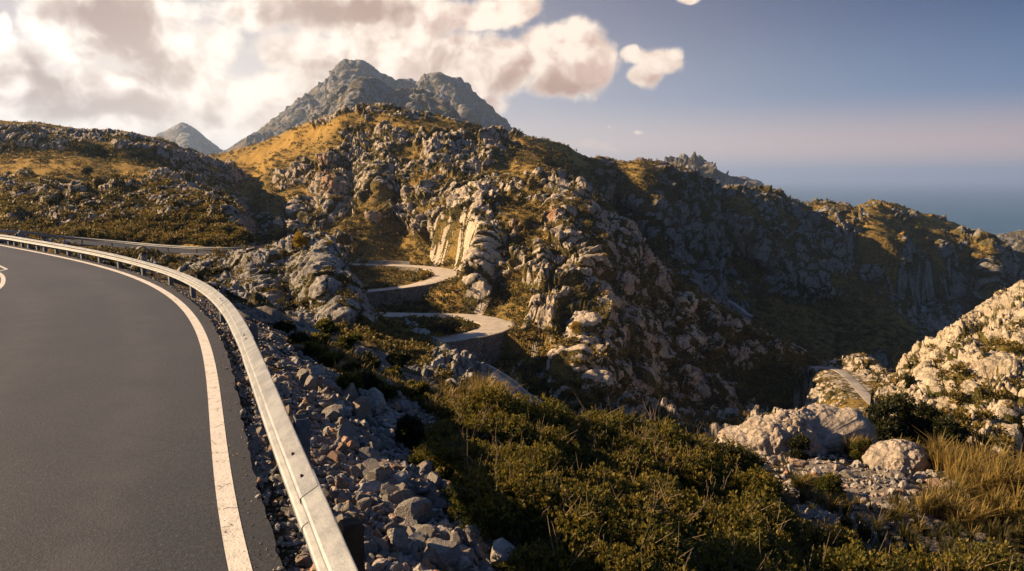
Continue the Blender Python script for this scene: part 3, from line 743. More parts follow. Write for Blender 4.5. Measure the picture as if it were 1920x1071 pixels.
# --- upper shoulder and the long cliff ridge that runs out to the sea
ST_RIDGE = []
for px, fpy, fd, cpy, cd in [(840, 330, 330, 262, 470), (920, 340, 330, 252, 455), (960, 350, 320, 256, 440), (1010, 380, 310, 266, 425), (1060, 420, 300, 280, 415), (1100, 480, 300, 300, 410), (1130, 520, 310, 297, 425), (1170, 560, 320, 303, 430), (1200, 580, 325, 297, 432),
     (1240, 590, 330, 303, 440), (1270, 600, 335, 314, 445), (1310, 620, 340, 330, 450), (1345, 640, 350, 352, 455), (1390, 660, 358, 347, 462), (1430, 675, 362, 350, 468), (1465, 685, 368, 356, 474), (1500, 692, 372, 376, 480), (1545, 700, 376, 371, 488),
     (1600, 705, 380, 384, 495), (1640, 710, 382, 370, 500), (1680, 712, 384, 374, 505), (1720, 710, 388, 392, 508), (1780, 700, 400, 404, 512), (1830, 670, 415, 424, 515), (1852, 650, 420, 436, 516), (1880, 630, 430, 470, 517), (1920, 600, 440, 512, 520), (2000, 560, 450, 548, 525), (2200, 540, 455, 580, 530)]:
    cpy += np.interp(px, [1000, 1150, 1250, 1850, 1950], [0, 5, 12, 11, 4])
    q = []
    kq = np.interp(px, [1350, 1480, 1800, 1870], [0, 1, 1, 0])
    for f, g, g2 in [(0, 0, 0), (.16, .10, .09), (.32, .27, .24), (.50, .45, .38), (.66, .58, .48), (.80, .68, .64), (.92, .82, 1.05), (1.0, 1.0, 1.45)]:
        q.append((fpy+(cpy-fpy)*f, fd+(cd-fd)*(g+(g2-g)*kq)))
    ST_RIDGE.append((px, q))
patch('ridge', ST_RIDGE, 1400, 560, M['ridge'],
      make_disp(95, 10, [(13, 5.0), (5.6, 3.0), (2.5, 1.3)], .20, 40, .55, 31, rmap=rblobs([(1020, 290, 90, 40, -.5), (1590, 640, 110, 60, -.8), (1470, 620, 40, 30, -.4), (1750, 440, 90, 30, -.45), (1640, 400, 60, 15, -.3), (1250, 330, 30, 20, -.3), (1720, 700, 60, 40, -.6)]), up=.3),
      [([(1200, 310), (1230, 420), (1290, 560)], 22, 40), ([(1140, 330), (1170, 450)], -8, 30), ([(1330, 350), (1370, 480)], -14, 45), ([(1390, 360), (1440, 470), (1560, 540)], 10, 32), ([(1280, 560), (1250, 640), (1310, 700)], 20, 30),
       ([(1500, 400), (1540, 560)], -10, 50), ([(1640, 380), (1660, 480)], 12, 40), ([(1780, 430), (1800, 560)], -16, 40), ([(1700, 560), (1640, 690)], 6, 60), ([(1850, 440), (1860, 560)], 14, 26)], (420, 10, 26),
      roads=[(ROAD_VAL1, 2.4, 6), (ROAD_VAL2, 2.6, 6), (ROAD_VAL3, 2.6, 6)], irons=[([(1180, 350), (1200, 345)], 26), ([(1130, 330), (1150, 400)], 12)],
      grasses=[([(1000, 275), (1080, 300)], 16), ([(1700, 400), (1790, 420)], 20)])
# --- left hill: back slope, then the nearer bench above the road
patch('hillside', [
 (-300, [(470, 120), (430, 140), (380, 165), (330, 195), (290, 225), (250, 255), (212, 290)]),
 (0, [(460, 120), (420, 138), (370, 160), (335, 190), (300, 222), (262, 240), (229, 275)]),
 (70, [(460, 118), (420, 136), (370, 158), (335, 190), (300, 222), (262, 242), (233, 278)]),
 (150, [(460, 116), (420, 134), (370, 156), (335, 190), (305, 222), (275, 240), (245, 285)]),
 (240, [(462, 114), (425, 130), (375, 150), (340, 188), (312, 225), (285, 244), (250, 290)]),
 (300, [(465, 114), (430, 130), (385, 148), (350, 190), (325, 235), (298, 252), (264, 298)]),
 (350, [(470, 114), (440, 128), (400, 150), (365, 200), (340, 245), (315, 262), (287, 310)]),
 (400, [(475, 114), (450, 128), (415, 155), (380, 210), (355, 255), (330, 275), (302, 325)]),
 (425, [(478, 118), (455, 132), (422, 160), (387, 215), (360, 262), (334, 287), (308, 335)]),
 (452, [(484, 200), (472, 205), (440, 225), (400, 252), (367, 285), (340, 312), (315, 348)]),
 (520, [(484, 262), (472, 265), (450, 273), (420, 290), (390, 312), (360, 342), (335, 372)])], 900, 420, M['left'],
      make_disp(60, 4.0, [(6.5, 2.4), (2.8, 1.2), (1.2, .5)], -.02, 24, .6, 71, rmap=rblobs([(60, 262, 110, 18, .6), (250, 275, 60, 20, .5), (340, 320, 60, 30, .6), (430, 340, 40, 16, .4), (200, 320, 150, 14, -.4), (150, 235, 200, 8, -.4)]), slope_w=.4),
      [([(0, 260), (120, 275), (250, 280), (350, 320)], 6, 14), ([(180, 290), (210, 330)], -4, 22)], (160, 30, 16),
      grasses=[([(0, 330), (100, 320), (230, 330), (330, 360), (440, 410)], 18), ([(400, 320), (460, 320)], 8), ([(0, 240), (150, 250)], 6)])
patch('hillside', [
 (-300, [(462, 75), (450, 82), (430, 92), (405, 108), (378, 128), (352, 150)]),
 (0, [(462, 85), (448, 92), (425, 102), (400, 114), (375, 130), (352, 150)]),
 (100, [(460, 92), (446, 97), (424, 105), (398, 115), (370, 130), (348, 146)]),
 (200, [(466, 92), (450, 97), (425, 104), (398, 113), (368, 126), (344, 138)]),
 (260, [(470, 91), (452, 96), (426, 102), (395, 110), (362, 122), (338, 134)]),
 (310, [(474, 90), (456, 94), (428, 100), (396, 108), (362, 119), (338, 130)]),
 (350, [(477, 89), (460, 93), (432, 99), (402, 106), (372, 115), (350, 126)]),
 (400, [(479, 88), (464, 92), (440, 96), (415, 102), (390, 109), (366, 120)]),
 (428, [(479, 88), (468, 91), (450, 95), (430, 99), (408, 104), (384, 114)]),
 (442, [(479, 88), (474, 90), (466, 93), (458, 96), (450, 99), (438, 106)]),
 (456, [(480, 88), (477, 90), (474, 92), (471, 95), (469, 97), (466, 101)]),
 (520, [(486, 92), (484, 94), (482, 96), (480, 98), (478, 100), (477, 104)])], 1000, 330, M['left'],
      make_disp(30, 1.6, [(4.0, 1.4), (1.7, .75), (.75, .3)], -.08, 14, .6, 81, rmap=rblobs([(70, 420, 80, 20, .0), (160, 402, 90, 26, .9), (330, 380, 40, 18, .6), (330, 400, 30, 14, .3), (420, 400, 26, 30, .95), (370, 375, 50, 16, .5), (440, 455, 16, 16, .4), (40, 360, 50, 20, .2)]), slope_w=.35),
      [([(160, 385), (150, 430)], 2.5, 26), ([(60, 400), (90, 430)], -2.5, 26), ([(250, 380), (260, 420)], -1.5, 24)], (60, 12, 10), roads=[(ROAD_LEFT, 1.9, 2.0, .18, .6)],
      irons=[([(410, 462), (440, 462)], 10)], grasses=[([(0, 355), (160, 350), (300, 345), (420, 380)], 16)])
# --- the dark rock knob and the bank below the left road
patch('spur', [
 (-300, [(560, 36), (530, 40), (505, 46), (485, 54), (468, 64), (452, 74)]),
 (0, [(560, 42), (530, 48), (505, 56), (484, 66), (465, 76), (452, 86)]),
 (100, [(570, 44), (540, 52), (514, 60), (490, 70), (470, 80), (455, 89)]),
 (240, [(590, 46), (560, 56), (530, 66), (502, 75), (482, 82), (466, 88)]),
 (340, [(620, 46), (585, 56), (550, 66), (520, 74), (495, 79), (475, 85)]),
 (420, [(650, 45), (610, 55), (570, 63), (535, 70), (505, 75), (477, 82)]),
 (480, [(680, 44), (640, 52), (600, 60), (560, 66), (515, 71), (471, 79)]),
 (530, [(700, 44), (660, 51), (615, 58), (570, 64), (515, 69), (461, 78)]),
 (565, [(710, 44), (670, 50), (620, 57), (568, 63), (508, 68), (450, 77)]),
 (590, [(715, 44), (675, 50), (622, 57), (568, 62), (508, 67), (447, 75)]),
 (612, [(720, 44), (680, 50), (625, 56), (570, 61), (512, 66), (452, 73)]),
 (632, [(722, 44), (685, 49), (632, 55), (580, 60), (532, 64), (480, 70)]),
 (650, [(725, 44), (690, 49), (645, 54), (600, 58), (560, 62), (520, 67)]),
 (668, [(728, 44), (700, 48), (660, 53), (625, 57), (592, 61), (562, 66)]),
 (700, [(738, 43), (712, 47), (680, 51), (650, 55), (618, 60), (588, 65)]),
 (750, [(755, 42), (730, 46), (700, 50), (670, 54), (638, 59), (606, 63)]),
 (800, [(775, 41), (755, 44), (730, 48), (702, 52), (672, 56), (641, 60)]),
 (850, [(795, 40), (778, 43), (757, 46), (734, 49), (718, 52), (699, 56)]),
 (905, [(815, 38), (803, 40), (790, 42), (788, 44), (776, 47), (764, 50)]),
 (980, [(845, 36), (835, 37), (825, 38), (822, 40), (818, 42), (814, 44)])], 1150, 480, M['spur'],
      make_disp(16, 1.3, [(4.6, 1.5), (1.7, .7), (.6, .30)], .30, 9, .65, 91, crev=.07, rmap=rblobs([(590, 500, 60, 60, .6), (480, 530, 80, 40, .45), (620, 580, 40, 40, .3), (740, 660, 60, 40, -.45), (800, 690, 60, 40, -.4), (500, 470, 60, 10, -.5), (250, 500, 120, 30, -.2), (600, 450, 24, 12, .3)]), slope_w=.5, fade=.25),
      [([(600, 470), (610, 540)], 2.2, 26), ([(560, 590), (640, 630)], -2.6, 26), ([(470, 500), (500, 570)], 1.6, 24), ([(540, 500), (540, 560)], -1.5, 18)], (30, 14, 10), roads=[(ROAD_LEFT, 1.9, 1.2, .18, .3)],
      grasses=[([(480, 470), (560, 452)], 7), ([(690, 590), (760, 620), (850, 700)], 14)])
# --- pale slope on the right
ST_SLOPE = [
 (1640, [(850, 40), (830, 44), (805, 50), (780, 56), (755, 62), (735, 68)]),
 (1690, [(850, 38), (825, 43), (795, 50), (765, 58), (738, 66), (714, 74)]),
 (1720, [(850, 37), (822, 42), (790, 49), (755, 57), (722, 66), (688, 75)]),
 (1750, [(855, 36), (825, 41), (788, 48), (745, 56), (704, 65), (660, 76)]),
 (1800, [(860, 35), (826, 40), (782, 47), (730, 55), (672, 66), (612, 80)]),
 (1850, [(865, 34), (828, 39), (778, 46), (718, 54), (648, 66), (574, 84)]),
 (1890, [(870, 33), (830, 38), (776, 45), (710, 54), (635, 66), (550, 88)]),
 (1920, [(875, 33), (832, 38), (775, 45), (705, 54), (625, 66), (537, 90)]),
 (2100, [(890, 30), (840, 36), (770, 44), (680, 54), (580, 68), (460, 96)]),
 (2400, [(920, 28), (860, 34), (770, 43), (660, 54), (530, 70), (380, 104)])]
ST_SLOPE = [(px, [(q[0][0]+70, q[0][1]*.72)]+q) for px, q in ST_SLOPE]
patch('slope', ST_SLOPE, 760, 560, M['slope'],
      make_disp(22, 1.6, [(4.0, 1.4), (1.7, .75), (.7, .32)], .46, 12, .8, 101, crev=.08, rmap=rblobs([(1760, 730, 40, 20, -.3), (1840, 640, 30, 20, -.2), (1860, 745, 50, 30, .4)]), slope_w=.25),
      [([(1880, 700), (1840, 760)], 1.8, 30), ([(1820, 620), (1780, 700)], 1.2, 22), ([(1780, 730), (1800, 800)], -1.5, 26)], (80, 40, 14))
# --- far mountains
def massif(name, crest, d0, d1, foot, nu, nv, bigL, bigA, seed, feats=(), rough=1.0):
    S = []
    for px, py in crest:
        f0 = max(foot, py+14)
        S.append((px, [(f0, d0), (f0+(py-f0)*.35, d0+(d1-d0)*.28), (f0+(py-f0)*.7, d0+(d1-d0)*.62), (py, d1)]))
    return patch(name, S, nu, nv, M['peak'], make_disp(bigL, bigA, [(bigL*.28, bigA*.9*rough), (bigL*.1, bigA*.5*rough)], .15, bigL*.5, .5, seed, slope_w=.9, fade=.72), feats, (d1*.4, d1*.25, 10), usmooth=3, vis=False)
massif('mountain', [(380, 310), (430, 283), (470, 256), (500, 236), (540, 211), (575, 184), (600, 162), (622, 141), (640, 127), (655, 117), (668, 113), (682, 117), (695, 128), (712, 139), (725, 143), (738, 156), (752, 152), (770, 150), (785, 160), (797, 147), (808, 141), (825, 140),
                    (840, 148), (855, 154), (882, 173), (910, 196), (935, 222), (948, 240), (957, 252), (975, 300)], 1900, 2700, 330, 900, 330, 380, 36, 201,
       [([(668, 120), (640, 200), (600, 260)], 160, 14), ([(700, 140), (760, 190)], -120, 20), ([(825, 145), (880, 220)], 120, 14), ([(780, 160), (800, 230)], -100, 14), ([(580, 190), (540, 260)], 60, 12)])
massif('mountain', [(520, 300), (560, 250), (600, 205), (625, 180), (645, 163), (662, 151), (682, 146), (702, 150), (722, 160), (738, 172), (752, 171), (770, 168), (790, 167), (806, 174), (820, 184), (835, 198), (850, 212), (868, 228), (890, 250), (920, 290)], 1200, 1650, 330, 560, 260, 250, 20, 211,
       [([(682, 150), (650, 220)], 70, 14), ([(740, 175), (740, 230)], -60, 12), ([(800, 172), (830, 230)], 50, 12)])
massif('mountain', [(240, 300), (265, 276), (295, 252), (310, 247), (325, 238), (340, 231), (352, 234), (365, 243), (385, 259), (405, 274), (430, 292), (460, 312)], 3000, 3900, 330, 360, 160, 700, 30, 221, [([(342, 235), (352, 280)], 150, 12)])
massif('mountain', [(1215, 330), (1240, 308), (1262, 297), (1278, 295), (1290, 297), (1305, 298), (1320, 301), (1335, 312), (1352, 322), (1370, 331), (1400, 343), (1430, 352), (1460, 366), (1500, 390)], 1400, 1800, 400, 420, 180, 200, 18, 231, (), 1.6)
massif('mountain', [(1350, 350), (1375, 336), (1392, 334), (1408, 338), (1425, 345), (1450, 362)], 2600, 3000, 390, 160, 80, 300, 30, 233)
massif('headland', [(1780, 500), (1835, 470), (1855, 455), (1872, 444), (1890, 440), (1910, 437), (1940, 433), (2000, 440), (2100, 470)], 900, 1150, 560, 300, 160, 130, 16, 241)
massif('headland', [(1850, 560), (1880, 500), (1900, 470), (1915, 452), (1940, 436), (2000, 420), (2150, 400)], 640, 820, 600, 260, 200, 110, 14, 251)
sea_v = [(-60000, -3000, -255), (60000, -3000, -255), (60000, 70000, -255), (-60000, 70000, -255)]
struct(mesh_np('sea', np.array(sea_v, float), np.array([[0, 1, 2, 3]]), M['sea'], False))
# --- ground right around the camera
def foreground():
    u = np.concatenate([np.linspace(-900, 200, 180, endpoint=False), np.linspace(200, 1960, 900, endpoint=False), np.linspace(1960, 3000, 120)])
    d = np.geomspace(1.0, 66, 520)
    X = (u-CX)[None, :]/FPX*d[:, None]*1.01; Y = np.broadcast_to(d[:, None], X.shape)
    S = sdist(X, Y)
    Z = np.interp(S, PD, PZ)+shape_z(X, Y, S)
    P = np.stack([X, Y, Z], -1).astype(F32)
    m = sstep(.25, 1.2, S)
    n = fbm(P/F32(3.2), 5, .55, 301).reshape(X.shape); n2 = fbm(P/F32(.5), 4, .6, 302).reshape(X.shape)
    f1, f2, idc = worley(P.reshape(-1, 3)/F32(.9)+np.stack([n.ravel()]*3, -1)*F32(.4), 305); f1 = f1.reshape(X.shape); idc = idc.reshape(X.shape)
    far = sstep(18, 30, Y)
    rk = sstep(-.25, .1, n-.35*sstep(14, 18, Y)*sstep(3, 0, X))
    f3, f4, id3, t3 = worley(P.reshape(-1, 3)/F32(1.6)+np.stack([n.ravel()]*3, -1)*F32(.5), 307, True); t3 = (t3+.5*id3).reshape(X.shape)*sstep(14, 18, Y)*sstep(3, 0, X)
    Z = Z+m*(n*.35+n2*.10+rk*(1-np.clip(f1, 0, 1)**2)*idc*.28)+m*far*n*.8+m*t3*.55
    P[..., 2] = Z
    o = mesh_np('ground', P.reshape(-1, 3), grid_faces(*X.shape), M['fg'], True, {'rock': np.clip(rk*(.3+idc*.8), 0, 1), 'grass': 0*X, 'iron': 0*X})
    struct(o); zb_add(P)
    return u, d, Z
GU, GD, GZ = foreground()
def ground_z(x, y):
    x = np.asarray(x, float); y = np.maximum(np.asarray(y, float), 1.01)
    iu = np.interp(x/y*FPX/1.01+CX, GU, np.arange(len(GU))); iv = np.interp(np.log(y), np.log(GD), np.arange(len(GD)))
    i = np.clip(iv.astype(int), 0, len(GD)-2); j = np.clip(iu.astype(int), 0, len(GU)-2); a = iv-i; b = iu-j
    return GZ[i, j]*(1-a)*(1-b)+GZ[i+1, j]*a*(1-b)+GZ[i, j+1]*(1-a)*b+GZ[i+1, j+1]*a*b
# ------------------------------------------------------------------ the near road, its lines and the guardrail
def ribbon(name, L, Rr, zt, thick, mat, nacross=2, lat=None):
    """a slab between two 2-D paths"""
    n = len(L); t = np.linspace(0, 1, nacross)
    top = L[:, None]*(1-t)[None, :, None]+Rr[:, None]*t[None, :, None]
    V = np.concatenate([top, np.full(top.shape[:2]+(1,), zt)], -1)
    if thick:
        e0 = V[:, :1].copy(); e0[..., 2] -= thick; e1 = V[:, -1:].copy(); e1[..., 2] -= thick
        V = np.concatenate([e0, V, e1], 1)
    at_ = None
    if lat: at_ = {'lat': np.broadcast_to(np.interp(np.arange(V.shape[1]), [1, V.shape[1]-2], lat), V.shape[:2])}
    return mesh_np(name, V.reshape(-1, 3), grid_faces(n, V.shape[1]), mat, False, at_)
# the inner edge of the bend just enters the picture at the left
best = None
for w in np.linspace(1.5, 7, 200):
    q = off(-w); g = (q[:, 1] > 8) & (q[:, 1] < 30)
    x, y, _ = proj(np.c_[q[g], np.zeros(g.sum())]); e = abs(x.max()-8)
    if best is None or e < best[0]: best = (e, w)
INW = best[1]
print('inner width', INW)
jag = fbm(np.c_[line*4, line[:, :1]*0].astype(F32), 4, .7, 401)*.06
struct(ribbon('road', off(-INW-6.0), line+LN*(.24+jag)[:, None], 0.0, .22, M['asphalt'], 9, (INW+6.0, -.24)))
ln_o = ribbon('road_marking', off(-.066), off(.066), .004, 0, M['paint']); struct(ln_o)
ip = np.array([hit_plane(*q_, 0)[:2] for q_ in [(-60, 562), (-18, 552), (0, 542), (6, 532), (7.5, 523), (4, 515), (-3, 510), (-20, 506), (-60, 500)]])
ip = resample(ip, .12); ip = np.stack([np.convolve(np.pad(ip[:, k], 8, mode='edge'), np.ones(17)/17, 'valid') for k in (0, 1)], -1); inn = normals2(ip)
struct(ribbon('road_marking', ip+inn*.045, ip-inn*.045, .004, 0, M['paint']))
# the dark wedge with its own white edge beside the inner line
wa = hit_plane(-22, 489, 0.0); wb = hit_plane(13, 505.5, 0.0); wc = hit_plane(-20, 513, 0.0)
for a_, b_ in ((wa, wb), (wb, wc)):
    dd_ = (b_-a_)[:2]; nn_ = np.array([-dd_[1], dd_[0]])/np.hypot(*dd_)*.035
    struct(mesh_np('road_marking', np.array([[a_[0]-nn_[0], a_[1]-nn_[1], .006], [b_[0]-nn_[0], b_[1]-nn_[1], .006], [b_[0]+nn_[0], b_[1]+nn_[1], .006], [a_[0]+nn_[0], a_[1]+nn_[1], .006]]), np.array([[0, 1, 2, 3]]), M['paint'], False))

RPX = [(700, 1180), (658, 1071), (558, 801), (501, 676), (464, 613), (432, 569), (401, 541), (351, 516), (282, 494), (188, 474), (94, 459.5), (40, 452.5), (6, 447.6)]
BEAMOFF = .42
bp = off(BEAMOFF); bx, by_, bd = proj(np.c_[bp, np.full(len(bp), .55)])
ok = bd > .6
i0 = np.nonzero(ok)[0][0]
def s_at_px(px):                         # index along the path for a photo column
    k = np.nonzero(ok & (np.arange(len(bp)) < len(bp)-1))[0]; c = bx[k]
    j = np.nonzero((c[:-1] >= px) & (c[1:] < px))[0]
    return k[j[0]] if len(j) else None
hs = []
for a, b in RPX:
    j = s_at_px(a)
    if j is None: continue
    p = at(a, b, bp[j, 1]); hs.append((j, p[2]))
print('rail heights', [(int(j), round(float(h), 2)) for j, h in hs])
hj = np.array([h[0] for h in hs]); hv = np.array([h[1] for h in hs])
hv = np.clip(hv, .30, .80)
RH = np.interp(np.arange(len(bp)), hj, hv); kk = 25; RH = np.convolve(np.pad(RH, kk, mode='edge'), np.hanning(2*kk+1)/np.hanning(2*kk+1).sum(), 'valid')
jend = hs[-1][0]
def rail():
    root = empty('guardrail', (bp[40][0], bp[40][1], 0))
    tag(root, 'long galvanised steel guardrail curving along the outer edge of the near asphalt road', 'guardrail')
    ox, oy = bp[40]
    prof = [(0.0, .155), (.004, .157), (.010, .153), (.074, .108), (.083, .098), (.083, .072), (.076, .060), (.022, .016), (.018, .008), (.018, -.008), (.022, -.016), (.076, -.060), (.083, -.072), (.083, -.098), (.074, -.108), (.010, -.153), (.004, -.157), (0, -.155)]
    prof = np.array(prof)
    idx = np.arange(i0, jend+6)
    seg = 20
    jt = random.Random(5)
    starts = list(range(i0, jend+1, seg*2))
    for n, a in enumerate(starts):
        b = min(a+seg*2+3, len(bp)-1)
        j = np.arange(a, b, 1 if a < 200 else 2)
        k = RH[j]/.55; k = np.clip(k, .6, 1.05)
        tilt = -.10
        dn = prof[:, 0]*1.25+.006*(n % 2); dz = prof[:, 1]
        nrm = -LN[j]
        V = np.zeros((len(j), len(prof), 3))
        o_ = (dn[None]+tilt*0*dz[None])*k[:, None]
        V[..., 0] = bp[j, 0][:, None]+nrm[:, 0][:, None]*o_; V[..., 1] = bp[j, 1][:, None]+nrm[:, 1][:, None]*o_
        V[..., 2] = RH[j][:, None]-.155*k[:, None]+dz[None]*k[:, None]
        Bk = V.copy(); Bk[..., 0] -= nrm[:, 0][:, None]*.004; Bk[..., 1] -= nrm[:, 1][:, None]*.004
        V -= np.array([ox, oy, 0]); Bk -= np.array([ox, oy, 0])
        m, q = V.shape[:2]; F1 = grid_faces(m, q); F2 = F1[:, ::-1]+m*q
        r0 = np.arange(m)*q; r1 = r0+q-1
        rim = [np.stack([r0[:-1], r0[1:], r0[1:]+m*q, r0[:-1]+m*q], -1), np.stack([r1[1:], r1[:-1], r1[:-1]+m*q, r1[1:]+m*q], -1),
               np.stack([np.arange(q-1)+1, np.arange(q-1), np.arange(q-1)+m*q, np.arange(q-1)+1+m*q], -1), np.stack([(m-1)*q+np.arange(q-1), (m-1)*q+np.arange(q-1)+1, (m-1)*q+np.arange(q-1)+1+m*q, (m-1)*q+np.arange(q-1)+m*q], -1)]
        mesh_np('beam', np.vstack([V.reshape(-1, 3), Bk.reshape(-1, 3)]), [F1, F2]+rim, M['rail'], False, parent=root)
        # bolts at the joint
        if a < 330:
            for (bz, du) in (((-.02, 0), (-.02, 3), (.125, 1), (.125, 4)) if a < 200 else ((-.02, 0),)):
                jj = a+du+1; c = np.array([bp[jj, 0]-ox, bp[jj, 1]-oy, RH[jj]-.155+bz]); nr = -LN[jj]
                oo = np.interp(-bz, -prof[:, 1], prof[:, 0]*1.25)+.004
                mb = MB(); c2 = c+np.r_[nr*(oo-.002), 0]; mb.tube([c2, c2+np.r_[nr*.012, 0]], .013, 8)
                mb.build('bolt', M['bolt'], root, True)
    posts = [(546, 0), (466, 0), (408, 0), (354, 0), (312, 0), (262, 0), (218, 0), (181, 0), (149, 0), (123, 0), (101, 0), (79, 0), (66, 0), (50, 0), (37, 0), (24, 0), (12, 0)]
    for px, wood in posts:
        j = s_at_px(px-3)
        if j is None: continue
        nr = LN[j]; c = bp[j]+nr*.075; zt = RH[j]+.005
        th = math.atan2(nr[1], nr[0]); mb = MB(); zb = -.75
        hgt = zt-zb; zc = (zt+zb)/2
        # a C-shaped steel post: web and two flanges
        tl = np.array([-nr[1], nr[0]])
        mb.box((c[0]-ox-nr[0]*.045, c[1]-oy-nr[1]*.045, zc), (.006, .12, hgt), th)
        for s in (-1, 1): mb.box((c[0]-ox+tl[0]*s*.0585, c[1]-oy+tl[1]*s*.0585, zc), (.084, .005, hgt), th)
        mb.build('post', M['post'], root)
    return root
rail()
# squat brown timber post standing behind the rail at the bottom of the picture
jw = None
pw, dw = hit_plane(664, 1062, .05), 0
wp = empty('wooden_post', (pw[0]-.01, pw[1], -.66)); tag(wp, 'squat dark brown timber post behind the near end of the guardrail', 'post')
mb = MB(); mb.box((0, 0, .42), (.13, .12, 1.1), .45, .96); mb.build('shaft', M['wood'], wp)
mb = MB(); mb.box((0, 0, .985), (.138, .128, .03), .45, .8); mb.build('cap', M['wood'], wp)

# ------------------------------------------------------------------ far roads and the walls that carry them
def far_road(P, hw, name='road', mat='farroad', up=0.0):
    P = P+np.array([0, 0, up])
    t = np.gradient(P[:, :2], axis=0); t /= np.hypot(*t.T)[:, None]; n = np.stack([t[:, 1], -t[:, 0]], -1)
    V = np.stack([np.c_[P[:, :2]+n*h, P[:, 2]+dz] for h, dz in ((-hw, -.6), (-hw, 0), (0, .03), (hw, 0), (hw, -.6))], 1)
    F = grid_faces(*V.shape[:2])
    o = mesh_np(name, V.reshape(-1, 3), F[:, ::-1] if False else F, M[mat], False); struct(o); zb_add(V); return n
def wall_along(P, side, hw, top, height, thick, mat, name, label, cat, i0=0, i1=None, crenel=False):
    P = P[i0:i1]; t = np.gradient(P[:, :2], axis=0); t /= np.hypot(*t.T)[:, None]; n = np.stack([t[:, 1], -t[:, 0]], -1)*side
    hh = np.broadcast_to(height, len(P))
    e = np.sin(np.linspace(0, math.pi, len(P)))**.35
    V = np.stack([np.c_[P[:, :2]+n*(hw+.02+.12*hh[:, None]*0), P[:, 2]+top-hh], np.c_[P[:, :2]+n*(hw+.02), P[:, 2]+top], np.c_[P[:, :2]+n*(hw+.02+thick), P[:, 2]+top], np.c_[P[:, :2]+n*(hw+.02+thick+.10*hh[:, None]), P[:, 2]+top-hh]], 1)
    c = P.mean(0); V = V-c
    m = len(P); F = grid_faces(m, 4); caps = np.array([[0, 1, 2, 3], [(m-1)*4+3, (m-1)*4+2, (m-1)*4+1, (m-1)*4]])
    if side < 0: F = F[:, ::-1]
    o = mesh_np(name, V.reshape(-1, 3), [F, caps], M[mat], False); o.location = c
    tag(o, label, cat); zb_add(V+c)
    return o
for P_, hw in ((ROAD_UP, 2.9), (ROAD_MID, 3.0), (ROAD_LOW, 3.0), (ROAD_SADDLE, .9), (ROAD_VAL1, 1.4), (ROAD_VAL2, 1.7), (ROAD_VAL3, 1.2), (ROAD_LEFT, 1.8)):
    far_road(P_, hw, 'road', 'asphalt' if P_ is ROAD_LEFT else 'concrete' if hw < 2 else 'farroad', .7 if any(P_ is q_ for q_ in (ROAD_VAL1, ROAD_VAL2, ROAD_VAL3)) else 0.0)
def irange(P, pa, pb, ya=None):
    x, y, d = proj(P); k = np.nonzero((x > pa) & (x < pb))[0]; return k
# retaining walls on the lower (left-hand of travel is up-slope) side
kU = np.nonzero(proj(ROAD_UP)[1] > 512)[0]; kM = np.nonzero(proj(ROAD_MID)[1] > 605)[0]
wall_along(ROAD_UP, 1 if True else -1, 2.9, .35, 3.6, .5, 'wall', 'retaining_wall', 'brown stone retaining wall under the upper hairpin bend', 'retaining wall', kU[0], kU[-1]) if False else None
def outer_side(P):
    t = np.diff(P[:, :2], axis=0); h = np.unwrap(np.arctan2(t[:, 1], t[:, 0])); return 1 if h[-1] > h[0] else -1   # left bend: outside is right (+n)
sU, sM = outer_side(ROAD_UP), outer_side(ROAD_MID)
wall_along(ROAD_UP, sU, 2.9, .30, np.interp(np.arange(len(kU)-1), [0, 12, len(kU)-30, len(kU)], [.6, 2.6, 4.2, 3.6]), .5, 'wall', 'retaining_wall', 'curved brown stone retaining wall holding up the upper hairpin bend', 'retaining wall', kU[0], kU[-1])
wall_along(ROAD_MID, sM, 3.0, .30, np.interp(np.arange(len(kM)-1), [0, 56, 120, len(kM)], [.6, 3.5, 6.0, 5.6]), .5, 'wall', 'retaining_wall', 'tall brown stone retaining wall holding up the lower hairpin bend', 'retaining wall', kM[0], kM[-1])
# walls on the inside of the upper legs
ku2 = np.nonzero((proj(ROAD_UP)[1] < 503))[0]
wall_along(ROAD_UP, -sU, 2.9, .25, 2.6, .5, 'wall', 'retaining_wall', 'low stone wall inside the upper hairpin below its far leg', 'retaining wall', ku2[0], ku2[-1])
km2 = np.nonzero((proj(ROAD_MID)[1] < 595))[0]
wall_along(ROAD_MID, -sM, 3.0, .25, 2.4, .5, 'wall', 'retaining_wall', 'low stone wall inside the lower hairpin below its far leg', 'retaining wall', km2[0], km2[-1])
kl = irange(ROAD_LEFT, 362, 432)
wall_along(ROAD_LEFT, 1, 1.8, .05, 1.7, .4, 'concrete', 'retaining_wall', 'pale concrete retaining wall under the left hand road', 'retaining wall', kl[0], kl[-1])
